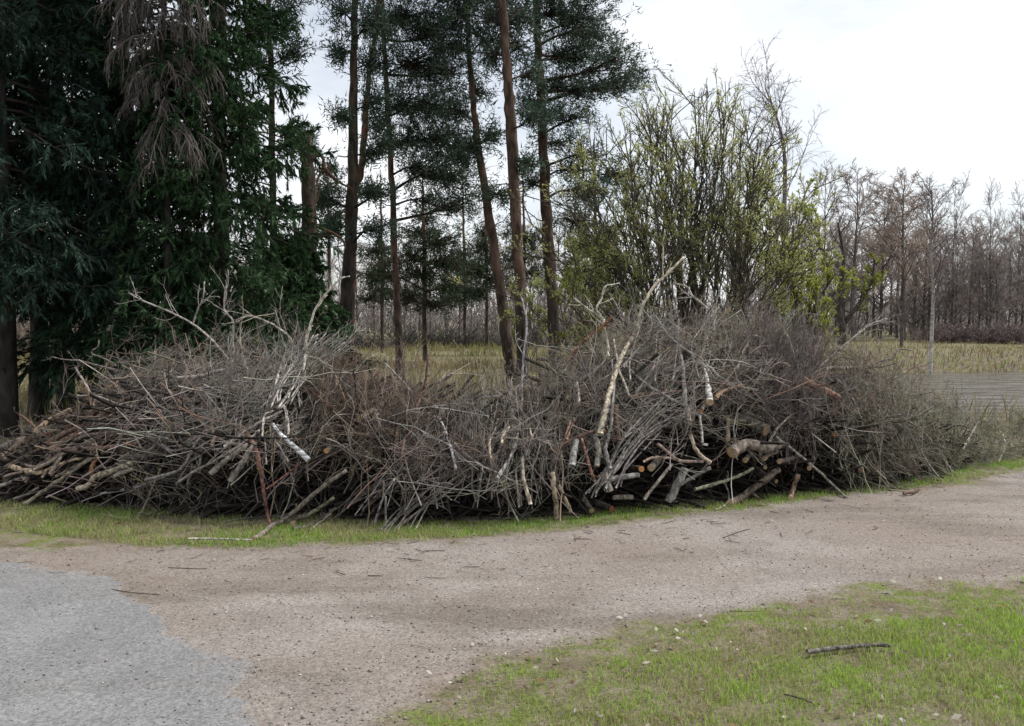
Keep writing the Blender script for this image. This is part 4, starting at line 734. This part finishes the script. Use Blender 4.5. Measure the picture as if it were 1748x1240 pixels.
 ('red_branch', 'pinkish red stick running down from the arched branch', [(1016, 822), (1008, 802), (1002, 781), (992, 749)], 6, 6, (.28, .15, .11), None, 0, B_),
 ('long_branch', 'grey stick sweeping down right below pile centre left', [(757, 738), (776, 758), (795, 776), (826, 797), (852, 809), (880, 824)], 5, 4, (.23, .21, .2), None, 3, B_),
 ('pale_stub', 'pale standing stub left of the big bent branch', [(988, 692), (987, 668), (984, 652)], 6, 5, (.4, .37, .32), None, 0, B_),
 ('cut_log', 'pinkish stub pair left end beside the red arch', [(966, 752), (972, 730), (976, 716)], 10, 8, (.3, .19, .14), 1, 0, L__),
 # right middle
 ('big_bent_branch', 'tall cream barked branch bending right high above the pile', [(1024, 742), (1030, 716), (1036, 690), (1044, 654), (1056, 622), (1065, 603), (1080, 574), (1090, 554), (1093, 532), (1106, 506), (1119, 487), (1149, 458), (1168, 439)], 13, 4.5, (.48, .42, .33), None, 2, B_, -.16, -.05),
 ('long_branch', 'grey branch running down beside the foot of the tall bent branch', [(1041, 800), (1036, 778), (1033, 765), (1041, 735), (1046, 690), (1048, 650), (1044, 615)], 9, 4, (.28, .265, .26), None, 1, B_, -.18, -.1),
 ('thin_branch', 'pale thin stick crossing behind the tall bent branch', [(1074, 676), (1064, 650), (1055, 626), (1048, 580)], 5, 4, (.38, .34, .29), None, 0, B_),
 ('thin_branch', 'whitish forked branch left of the tall bent branch', [(1040, 610), (1036, 580), (1031, 561), (1027, 545), (1014, 534), (1001, 526), (981, 510)], 6, 3, (.46, .43, .37), None, 3, B_),
 ('thin_branch', 'whitish kinked twig standing above the forked branch', [(1031, 550), (1024, 537), (1018, 528), (1027, 510), (1030, 495), (1036, 488), (1058, 484)], 4.5, 2.5, (.46, .43, .37), None, 2, B_),
 ('red_branch', 'broken rusty branch lying across the whitish fork', [(1044, 543), (1028, 558), (1012, 571), (992, 585), (982, 600), (977, 612)], 7, 6, (.18, .085, .045), None, 2, B_),
 ('long_branch', 'grey curved branch with sawn foot at right middle top', [(1176, 720), (1170, 690), (1167, 650), (1160, 600), (1140, 569), (1120, 555)], 12, 3, (.28, .255, .24), 0, 3, B_),
 ('thin_branch', 'pale hooked branch tip near the top right of bent branch', [(1206, 526), (1192, 514), (1182, 506), (1172, 490), (1149, 484)], 5, 3.5, (.38, .35, .31), None, 4, B_),
 ('birch_stick', 'white birch top with round orange sawn end facing out', [(1212, 687), (1209, 665), (1205, 643), (1196, 610)], 14, 6, (.58, .57, .55), 0, 1, B_, -.3, .1),
 ('long_branch', 'light grey stick slanting down right below the bent branch', [(1068, 624), (1098, 652), (1132, 674), (1166, 691)], 4, 6, (.33, .31, .29), None, 1, B_),
 ('thin_branch', 'dark grey branch rising right behind the bent branch', [(1064, 628), (1086, 600), (1110, 578), (1140, 558), (1160, 530)], 6, 3, (.2, .18, .17), None, 2, B_),
 ('red_branch', 'rusty limb lying level under the light grey stick', [(1076, 678), (1100, 673), (1125, 672), (1164, 668)], 8, 6, (.14, .085, .065), None, 0, B_),
 ('red_branch', 'rusty upright limb behind the fan of grey sticks', [(1056, 752), (1053, 725), (1052, 692)], 11, 9, (.14, .09, .07), None, 0, B_),
 ('cut_log', 'reddish ended log poking out low below the fan of sticks', [(1040, 838), (1035, 822), (1030, 806)], 17, 15, (.32, .28, .24), 0, 0, L__),
 ('cut_log', 'level small log with bright orange end at right of reddish log', [(1080, 849), (1062, 849), (1046, 850)], 11, 9, (.22, .19, .16), 0, 0, L__),
 ('cut_log', 'grey log lying level above the bright orange end', [(1036, 820), (1060, 815), (1090, 811)], 12, 11, (.25, .25, .24), None, 0, L__),
 ('cut_log', 'stout grey log slanting down with ringed orange sawn foot', [(1142, 856), (1150, 840), (1160, 820), (1170, 800)], 18, 16, (.27, .26, .23), 0, 0, L__),
 ('straight_stick', 'straight pale stick slanting down left of the stout log', [(1100, 853), (1120, 826), (1148, 792)], 7, 6, (.4, .35, .29), 0, 0, B_),
 ('bent_limb', 'tan bent stick hooking right above the stout log', [(1212, 790), (1198, 780), (1188, 768), (1183, 755), (1179, 741)], 10, 6, (.38, .31, .25), 0, 0, B_),
 ('birch_stick', 'small whitish upright twig below the white birch top', [(1208, 760), (1199, 757), (1198, 738), (1194, 708)], 5, 5, (.45, .44, .41), None, 0, B_),
 ('pale_branch', 'pinkish stick pair lying level above the orange log ends', [(1200, 788), (1161, 787), (1140, 772), (1122, 758)], 6, 6, (.34, .26, .22), None, 0, B_),
 ('pale_branch', 'pinkish level stick with forked end over the orange ends', [(1098, 789), (1112, 782), (1140, 782), (1164, 787)], 6, 5, (.33, .25, .2), None, 0, B_),
 ('cut_log', 'dark straight log running right from the stout log', [(1160, 828), (1184, 814), (1212, 799)], 9, 8, (.13, .12, .11), None, 0, L__),
 ('cut_log', 'thickest log of the pile with large pale sawn end', [(1250, 773), (1262, 764), (1280, 759), (1308, 766), (1325, 768)], 26, 20, (.2, .17, .145), 0, 0, L__),
 ('cut_log', 'big dark log slanting down to the verge at right middle', [(1248, 863), (1268, 848), (1289, 832), (1330, 802)], 17, 13, (.13, .1, .08), 0, 0, L__),
 ('cut_log', 'short brown stub leaning on the verge right of the dark log', [(1349, 853), (1354, 835), (1362, 810)], 11, 10, (.24, .17, .12), 0, 0, L__),
 ('long_branch', 'pale thin branch slanting down right to the verge', [(1445, 850), (1420, 826), (1398, 805), (1361, 774), (1325, 746)], 5, 5, (.34, .32, .27), None, 1, B_),
 ('thin_branch', 'forked light twig standing above the thickest log', [(1311, 760), (1320, 742), (1330, 728), (1344, 715), (1362, 704)], 5, 4, (.36, .33, .28), None, 2, B_),
 ('bare_log', 'thick red-brown stick pointing down right from the upright bundle', [(1370, 647), (1384, 656), (1400, 663), (1418, 671), (1433, 680)], 14, 12, (.22, .13, .095), None, 0, L__, -.35, -.4),
 ('gnarled_limb', 'gnarled grey limb lying level on top of the right part', [(1383, 645), (1394, 636), (1408, 630), (1440, 629), (1462, 628), (1484, 636)], 8, 8, (.19, .165, .14), None, 2, B_, -.2, -.2),
 ('long_branch', 'long grey branch rising right towards the pond', [(1396, 630), (1420, 608), (1444, 588), (1470, 566), (1490, 552), (1514, 544)], 6, 2.5, (.25, .23, .21), None, 4, B_),
 ('thin_branch', 'pale upright twig in front of the dark upright bundle', [(1374, 678), (1369, 655), (1367, 640), (1366, 614)], 5, 3, (.34, .31, .29), None, 1, B_, -.25, -.2),
 ('mossy_branch', 'mossy branch lying low in the hollow below thickest log', [(1186, 835), (1212, 829), (1240, 820), (1264, 812), (1286, 799)], 8, 6, (.25, .24, .17), None, 0, B_),
 ('thin_branch', 'thin looping twig under the mossy branch', [(1221, 871), (1236, 864), (1244, 852), (1242, 836), (1234, 822)], 4, 3, (.28, .25, .2), None, 1, B_),
 ('bent_limb', 'tan stub joining the white birch top from the right', [(1222, 680), (1230, 671), (1240, 666), (1266, 657)], 9, 5, (.34, .24, .16), None, 0, B_, -.25, -.1),
 # right end
 ('long_branch', 'olive brown branch arching down to the right end', [(1476, 664), (1490, 678), (1505, 692), (1521, 705), (1543, 717), (1568, 728)], 5, 6, (.15, .125, .08), None, 2, B_),
 ('thin_branch', 'drooping pale twig at the start of the right end', [(1448, 664), (1460, 692), (1470, 717), (1475, 740), (1482, 764)], 5, 3, (.3, .275, .24), None, 4, B_),
 ('thin_branch', 'kinked pale twig hanging in the right end brush', [(1502, 694), (1502, 725), (1516, 742), (1535, 760)], 4.5, 3.5, (.32, .3, .27), None, 3, B_),
 ('thin_branch', 'pale bent twig lower down in the right end brush', [(1515, 745), (1518, 770), (1528, 780), (1540, 792)], 4.5, 4, (.3, .28, .26), None, 2, B_),
 ('thin_branch', 'brown crooked twig sticking out right above the brush', [(1462, 640), (1490, 622), (1510, 615), (1525, 611), (1531, 600), (1540, 596), (1554, 598)], 5, 3, (.15, .125, .11), None, 2, B_),
 ('thin_branch', 'short pale forked stick on the verge at the right end', [(1624, 805), (1616, 792), (1610, 780), (1600, 764)], 6, 4, (.32, .29, .26), None, 1, B_),
 ('thin_branch', 'pale twig leaning right in the low brush by the pond', [(1644, 768), (1656, 745), (1670, 720)], 4, 3, (.3, .28, .25), None, 3, B_),
 ('thin_branch', 'pale forked twig in the low brush near the right edge', [(1705, 790), (1716, 762), (1712, 742)], 4, 3, (.3, .28, .25), None, 3, B_),
]
for e in CAT:
    nm, lb, pts, w0, w1, tn, cut, tg, ct = e[:9]; i0, i1 = e[9:] if len(e) > 9 else (-.12, -.1)
    branch(nm, lb, pts, w0, w1, tn, cut, tg, i0, i1, ct, m=M_BIRCH if 'birch' in nm else None)
# logs that show little more than their sawn ends; the rest runs back into the pile
for px, py, wd_, lb, cc in ((614, 716, 12, 'pale sawn log end at left under the reddish brush', (.42, .3, .17)), (641, 714, 13, 'orange sawn log end beside the pale one under reddish brush', (.42, .22, .09)), (676, 741, 9, 'pinkish sawn end lowest under the reddish brush', (.42, .26, .17)),
                            (557, 770, 11, 'lone orange sawn end in the dark hollow left of centre', (.45, .25, .1)), (755, 704, 13, 'pale grey-green sawn end in the twigs left of centre', (.4, .38, .27)), (1095, 801, 12, 'bright orange sawn end left of a tan one', (.5, .22, .07)), (1111, 799, 14, 'tan sawn end right of the bright orange one', (.36, .27, .17)),
                            (1010, 872, 11, 'yellowish sawn end lowest at the foot of the fan', (.3, .22, .1)), (1044, 869, 13, 'dark rusty sawn end low by the verge', (.2, .07, .03)), (1308, 735, 22, 'broad tan sawn stump end above the thickest log', (.36, .25, .14)), (1272, 786, 11, 'small round sawn end just below the thickest log', (.34, .24, .13)),
                            (1305, 783, 10, 'upper of two small sawn ends below the thickest log', (.36, .25, .14)), (1306, 798, 9, 'lower of two small sawn ends below the thickest log', (.3, .25, .15)), (1330, 788, 11, 'sawn pinkish end right of the two small ends', (.4, .26, .15)), (1381, 800, 10, 'lone small sawn end right of the thickest log', (.4, .27, .15)),
                            (1243, 750, 9, 'small pinkish sawn end above left of the thickest log', (.38, .25, .17)), (1424, 742, 8, 'tiny orange sawn end under the arching right brush', (.5, .2, .08)), (1197, 702, 8, 'tiny rusty sawn end under the white birch top', (.4, .18, .07)), (1470, 802, 12, 'dull brown sawn end low at the right end', (.2, .12, .08)),
                            (980, 716, 8, 'small pale stub end left of the bent branch foot', (.4, .32, .24)), (1325, 822, 8, 'dim sawn end deep in the hollow under the thickest log', (.25, .17, .1))):
    a = random.uniform(-.75, .6); ln = random.uniform(.7, 1.1)
    branch('cut_log', lb, [(px, py)], wd_, wd_ * .9, vary((.2, .17, .14), 1)[0], 0, 0, -.13, -.13, 'log', far=(math.sin(a) * ln, math.cos(a) * ln, random.uniform(-.05, .3)), cutcol=tuple(np.array(cc)), sides=10)
# fans of like sticks
def fan(n, lb, group, f, tint, w0, w1, tg=1, name='fan_stick', i0=-.14, i1=-.05):
    for q in range(n):
        branch(name, lb, f(q / (n - 1)), w0 * random.uniform(.8, 1.25), w1 * random.uniform(.8, 1.2), vary(tint, 1)[0], None, tg, i0 + random.uniform(-.06, .06), i1 + random.uniform(-.05, .05), 'branch', group)
J = lambda s: random.uniform(-s, s)
fan(14, 'grey stick in the fan sweeping up right below the bent branch', 'fan of grey sticks at right middle', lambda t: [(1000 + 55 * t + J(8), 850 - 26 * t + J(8)), (1030 + 36 * t + J(6), 798 + J(8)), (1060 + 44 * t + J(8), 752 - 2 * t + J(8)), (1096 + 58 * t + J(8), 712 + 6 * t + J(10)), (1136 + 64 * t + J(10), 674 + 24 * t + J(16))], (.26, .24, .225), 4.2, 3.2, name='grey_stick')
fan(18, 'light grey twig in the spray fanning up right beneath the thickest pine', 'spray of light twigs at left middle', lambda t: [(452 + 60 * t + J(14), 696 - 10 * t + J(10)), (474 + 50 * t + J(10), 655 + J(10)), (500 + 55 * t + J(10), 610 + 8 * t + J(10)), (530 + 70 * t + J(14), 566 + 26 * t + J(14))], (.34, .32, .3), 3.2, 2, 2, name='light_twig')
fan(11, 'grey stick in the slanting row low left of pile centre', 'slanting grey sticks low left of centre', lambda t: [(640 + 60 * t + J(10), 908 - 4 * t + J(6)), (672 + 55 * t + J(8), 880 - 8 * t + J(8)), (712 + 50 * t + J(8), 848 - 6 * t + J(8)), (762 + 45 * t + J(10), 808 - 4 * t + J(10))], (.19, .175, .155), 3.2, 2.6, name='grey_stick', i0=.02, i1=.08)
fan(14, 'dull stick slanting in the dark hollow left of the slanting row', 'dull sticks in the dark hollow', lambda t: [(548 + 80 * t + J(14), 880 - 20 * t + J(16)), (590 + 80 * t + J(10), 850 - 22 * t + J(16)), (640 + 70 * t + J(12), 818 - 20 * t + J(14))], (.12, .105, .09), 3.4, 2.8, name='dull_stick', i0=.05, i1=.1)
fan(18, 'thin upright twig in the dense middle of the pile', 'upright twigs at pile centre', lambda t: [(812 + 160 * t + J(10), 850 + J(26)), (818 + 150 * t + J(10), 795 + J(18)), (826 + 140 * t + J(12), 740 + J(18)), (822 + 150 * t + J(18), 672 + J(24))], (.25, .225, .205), 2.7, 2.0, 2, name='upright_twig', i0=.06, i1=.0)
fan(18, 'arching thin branch drooping down right at the right end', 'arching branches at the right end', lambda t: [(1408 + 60 * t + J(12), 640 + 12 * t + J(14)), (1440 + 70 * t + J(12), 680 + 14 * t + J(14)), (1466 + 90 * t + J(14), 735 + 8 * t + J(16)), (1478 + 120 * t + J(20), 800 - 4 * t + J(18))], (.23, .21, .185), 3.2, 2.2, 2, name='arching_branch')
fan(12, 'grey branch lying across the left half of the pile', 'branches across the left half', lambda t: [(215 + 160 * t + J(20), 790 + 40 * J(1) - 20), (262 + 150 * t + J(14), 760 + J(26)), (312 + 150 * t + J(14), 730 + J(26)), (365 + 140 * t + J(18), 700 + J(26))], (.22, .2, .19), 3.6, 2.8, 2, name='grey_branch')
fan(10, 'reddish limb lying slantwise at the left end of the pile', 'reddish limbs at the left end', lambda t: [(10 + 90 * t + J(12), 815 - 20 * t + J(26)), (60 + 90 * t + J(10), 785 - 20 * t + J(20)), (118 + 90 * t + J(12), 750 - 10 * t + J(22)), (175 + 80 * t + J(12), 722 - 10 * t + J(22))], (.155, .122, .103), 6.5, 4.5, 1, name='reddish_limb')
fan(12, 'twig sticking up from the top of the pile at right middle', 'twigs on top at right middle', lambda t: [(1080 + 280 * t + J(14), 640 + J(16)), (1086 + 290 * t + J(16), 600 + J(12)), (1094 + 290 * t + J(24), 556 + 14 * t + J(16)), (1100 + 290 * t + J(34), 522 + 26 * t + J(18))], (.24, .22, .2), 3.5, 2.2, 3, name='upright_twig')

# ------------------------------------------------------------------ grass, litter, pebbles
def scatter(n, x0, x1, y0, y1): return uni(x0, x1, n), uni(y0, y1, n)
GREEN, DRY = np.array((.28, .42, .07)), np.array((.34, .32, .17))
def lawn(x, y, keep, h0, h1, w0, w1, mb, dry, GREEN=GREEN):
    x, y = x[keep], y[keep]; dry = dry[keep] if isinstance(dry, np.ndarray) else dry; n = len(x); c = vnoise(x, y, 1.3, 11) * .6 + vnoise(x, y, 4.5, 12) * .4 + .18 * nrm(n); k = np.clip((c - dry) * 3.2, 0, 1)[:, None]
    t = (DRY * (1 - k) + GREEN * k) * uni(.65, 1.3, n, 1); h = uni(h0, h1, n) * (.6 + .8 * vnoise(x, y, 3, 14))
    add_blades(mb, np.stack([x, y, np.zeros(n) + ground_z(x, y)], 1), h, uni(w0, w1, n), uni(.1, .9, n), t)
g = MB(); x, y = scatter(260000, -1.6, 6.5, 2.6, 6.9); s = signed(path_poly, x, y); nn = vnoise(x, y, 2.1, 15) * .55 + vnoise(x, y, 6.5, 16) * .45
vis = (np.abs(x) < y * .62 + .9)
lawn(x, y, (s < .0 + .16 * (nn - .5)) & vis & (rnd(len(x)) < np.clip((nn - .26) * 3.0, .1, 1) * np.clip(-s * 1.6 + .18, 0, 1)), .016, .04, .003, .0055, g, .17)
tag(g.build('lawn_grass', M_GRASS, smooth=False), 'short patchy grass in the lower right corner', 'grass', kind='stuff')
g = MB(); pp = uni(-260, 1950, 90000); off = uni(-1.0, .5, 90000); B, hd = pile_base(pp); q = B + hd * off[:, None]; s = signed(path_poly, q[:, 0], q[:, 1]); nn = vnoise(q[:, 0], q[:, 1], 2.4, 17) * .6 + vnoise(q[:, 0], q[:, 1], 7, 18) * .4
keep = (s < .05 + .14 * (nn - .5)) & (rnd(len(pp)) < np.clip((nn - .22) * 2.6, .1, 1) * np.clip(-s * 5 + .3, 0, 1) * np.clip(1.0 - off * 2.5, 0, 1))
lawn(q[:, 0], q[:, 1], keep, .016, .05, .004, .007, g, np.interp(pp, [0, 450, 900], [.44, .34, .2]), np.array((.22, .38, .06)))
tag(g.build('verge_grass', M_GRASS, smooth=False), 'bright green grass verge along the foot of the pile', 'grass', kind='stuff')
# meadow behind the pile, dry tall grass and reeds on the banks
g = MB(); n = 55000; Yg = uni(13, 60, n); x = (uni(-350, 2050, n) - CX) / FPX * Yg; d = pond_depth(x, Yg); k = (d < -.1) & (rnd(n) < .3 + .7 * vnoise(x, Yg, .5, 19)) & ((x < 5.5) | (Yg > 22) | (rnd(n) < .2)); x, Yg = x[k], Yg[k]; n = len(x)
c = np.clip(vnoise(x, Yg, .35, 21) + .2 * nrm(n), 0, 1)[:, None]; t = (np.array((.27, .22, .13)) * (1 - c) + np.array((.19, .2, .075)) * c) * uni(.7, 1.25, n, 1)
add_blades(g, np.stack([x, Yg, ground_z(x, Yg) - .02], 1), uni(.15, .5, n) * (.5 + vnoise(x, Yg, .6, 22)) * np.where((x > 8) & (Yg > 36), .4, 1), uni(.015, .036, n) * (.6 + Yg / 45), uni(.1, .7, n), t)
tag(g.build('meadow_grass', M_GRASS, smooth=False), 'yellowish rough grass of the meadow behind the pile', 'grass', kind='stuff')
g = MB(); n = 60000; Yg = uni(15, 48, n); x = uni(-32, 40, n); d = pond_depth(x, Yg); k = (d < .4) & (d > -2.6 - 1.6 * vnoise(x, Yg, .6, 23)) & ((Yg > 27) | (rnd(n) < .12)); x, Yg = x[k], Yg[k]; n = len(x)
add_blades(g, np.stack([x, Yg, ground_z(x, Yg) - .02], 1), uni(.15, .42, n), uni(.02, .045, n), uni(.1, .8, n), vary((.2, .145, .1), n, .45))
tag(g.build('bank_reeds', M_GRASS, smooth=False), 'dry brown reeds along the pond banks', 'reeds', kind='stuff')
# pale dead leaves and chips on the lawn
g = MB(); x, y = scatter(850, -1.2, 6, 3.0, 6.6); s = signed(path_poly, x, y); k = s < .35 * rnd(len(x)); x, y = x[k], y[k]; n = len(x)
az = uni(0, 6.28, n); V, F = leaves(np.stack([x, y, np.full(n, .016)], 1), np.stack([np.cos(az), np.sin(az), uni(-.1, .45, n)], 1), uni(.015, .05, n), uni(.01, .026, n)); g.add(V, F, np.where(rnd(n, 1) < .45, vary((.55, .52, .46), n), vary((.3, .2, .12), n)).repeat(4, 0))
tag(g.build('leaf_litter', M_LEAF, smooth=False), 'pale dead leaves and chips scattered on the lawn', 'leaves', kind='stuff')
# pebbles
g = MB(); Vo = np.array([(1, 0, 0), (-1, 0, 0), (0, 1, 0), (0, -1, 0), (0, 0, 1), (0, 0, -.6)], float); Fo = np.array([(0, 2, 4), (2, 1, 4), (1, 3, 4), (3, 0, 4), (2, 0, 5), (1, 2, 5), (3, 1, 5), (0, 3, 5)])
n = 16000; Yg = 3.0 / (rnd(n) * .74 + .26); x = uni(-.62, .62, n) * Yg; s = signed(path_poly, x, Yg); k = s > -.12; x, Yg, s = x[k], Yg[k], s[k]; n = len(x); a = signed(asph_poly, x, Yg); keep = (a < .05) | (rnd(n) < .25); x, Yg, a = x[keep], Yg[keep], a[keep]; n = len(x)
sz = .0025 + .0055 * rnd(n) ** 4 + np.where(rnd(n) < .012, .006, 0); V = Vo[None] * (sz[:, None] * uni(.6, 1.3, n, 3))[:, None, :] * (1 + .2 * nrm(n, 6, 1)); V = V + np.stack([x, Yg, np.where(a > 0, .01, .006)], 1)[:, None, :]
c = np.where(rnd(n, 1) < .17, vary((.12, .107, .1), n, .5), np.where(rnd(n, 1) < .2, vary((.4, .38, .36), n), vary((.22, .195, .18), n)))
g.add(V, (np.arange(n) * 6)[:, None, None] * np.ones((1, 8, 1), int) + Fo[None] if False else ((np.arange(n) * 6)[:, None, None] + Fo[None]).reshape(-1, 3), c.repeat(6, 0))
tag(g.build('gravel', M_STONE, smooth=False), 'loose pebbles and dark grit on the path', 'gravel', kind='stuff')
# things lying about
def lying(name, label, pts, w, tint, z=.0, sides=7, group=None, cat='stick'):
    P = [gnd(a, b, .012) for a, b in pts]; Q = smooth_line(P, 4); n = len(Q); r = np.linspace(1, .75, n) * w * Q[:, 1] / FPX / 2; Q[:, 2] = r * .9 + .006 + z; Q[1:-1, :2] += nrm(n - 2, 2) * r[1:-1, None] * .3
    mb = MB().add(*tubes(Q[None], (r * (1 + .08 * nrm(n)))[None], sides), np.asarray(tint))
    for e in (0, n - 1):
        ring = np.arange(sides) + e * sides; c = mb.n; mb.add(Q[e:e + 1], np.zeros((0, 3), int), tint); mb.F.append(np.stack([ring, np.roll(ring, -1), np.full(sides, c)], -1))
    return tag(mb.build(name, M_BARK, None, True, Q[0]), label, cat, group)
lying('fallen_stick', 'dark grey bent stick lying on the lawn at lower right', [(1378, 1119), (1410, 1114), (1450, 1110), (1485, 1107), (1519, 1107)], 9, (.16, .145, .13), z=.012)
lying('fallen_stick', 'thin dark twig lying on the lawn below the grey stick', [(1338, 1190), (1362, 1196), (1386, 1205)], 4, (.09, .08, .06), z=.015)
lying('fallen_stick', 'long pale straight stick lying on the verge left of sawn foot', [(322, 925), (370, 925), (430, 927)], 4, (.4, .37, .32), z=.02)
lying('fallen_stick', 'brown twig lying on the verge edge at right', [(1542, 846), (1556, 844), (1570, 838)], 5, (.15, .09, .06), z=.012)
for pts, w, lb in (([(190, 1007), (225, 1012), (272, 1014)], 3.5, 'dark twig on the gravel where the asphalt ends'), ([(84, 978), (100, 979), (120, 976)], 3, 'short dark twig on the gravel at far left'), ([(285, 968), (320, 972), (350, 970)], 3, 'thin twig on the gravel above the asphalt corner'), ([(1232, 917), (1262, 908), (1280, 904)], 3, 'slanting thin twig on the path below the dark log')):
    lying('fallen_twig', lb, [(a + J(3), b + J(2.5)) for a, b in pts for _ in (0,)], w * .5, (.12, .1, .085), cat='twig', group='twigs lying on the path')

# crumbs of bark and broken twig ends shed along the verge and path
n = 420; pp = uni(-200, 1900, n); B, hd = pile_base(pp); q = B - hd * np.abs(.05 + .75 * nrm(n))[:, None] * .9; az = uni(0, 6.28, n); d = np.stack([np.cos(az), np.sin(az), np.zeros(n)], 1)
P = shoots(np.concatenate([q, np.full((n, 1), .012)], 1), d, .02 + .16 * rnd(n) ** 3, 4, .25); P[..., 2] = .009 + .006 * rnd(n, 1)
tag(MB().add(*tubes(P, uni(.0012, .0035, n)[:, None] * np.array([1, .95, .9, .6])[None], 4), vary((.13, .105, .085), n, .5).repeat(16, 0)).build('twig_litter', M_TWIG), 'crumbs of bark and broken twigs shed before the pile', 'litter', kind='stuff')
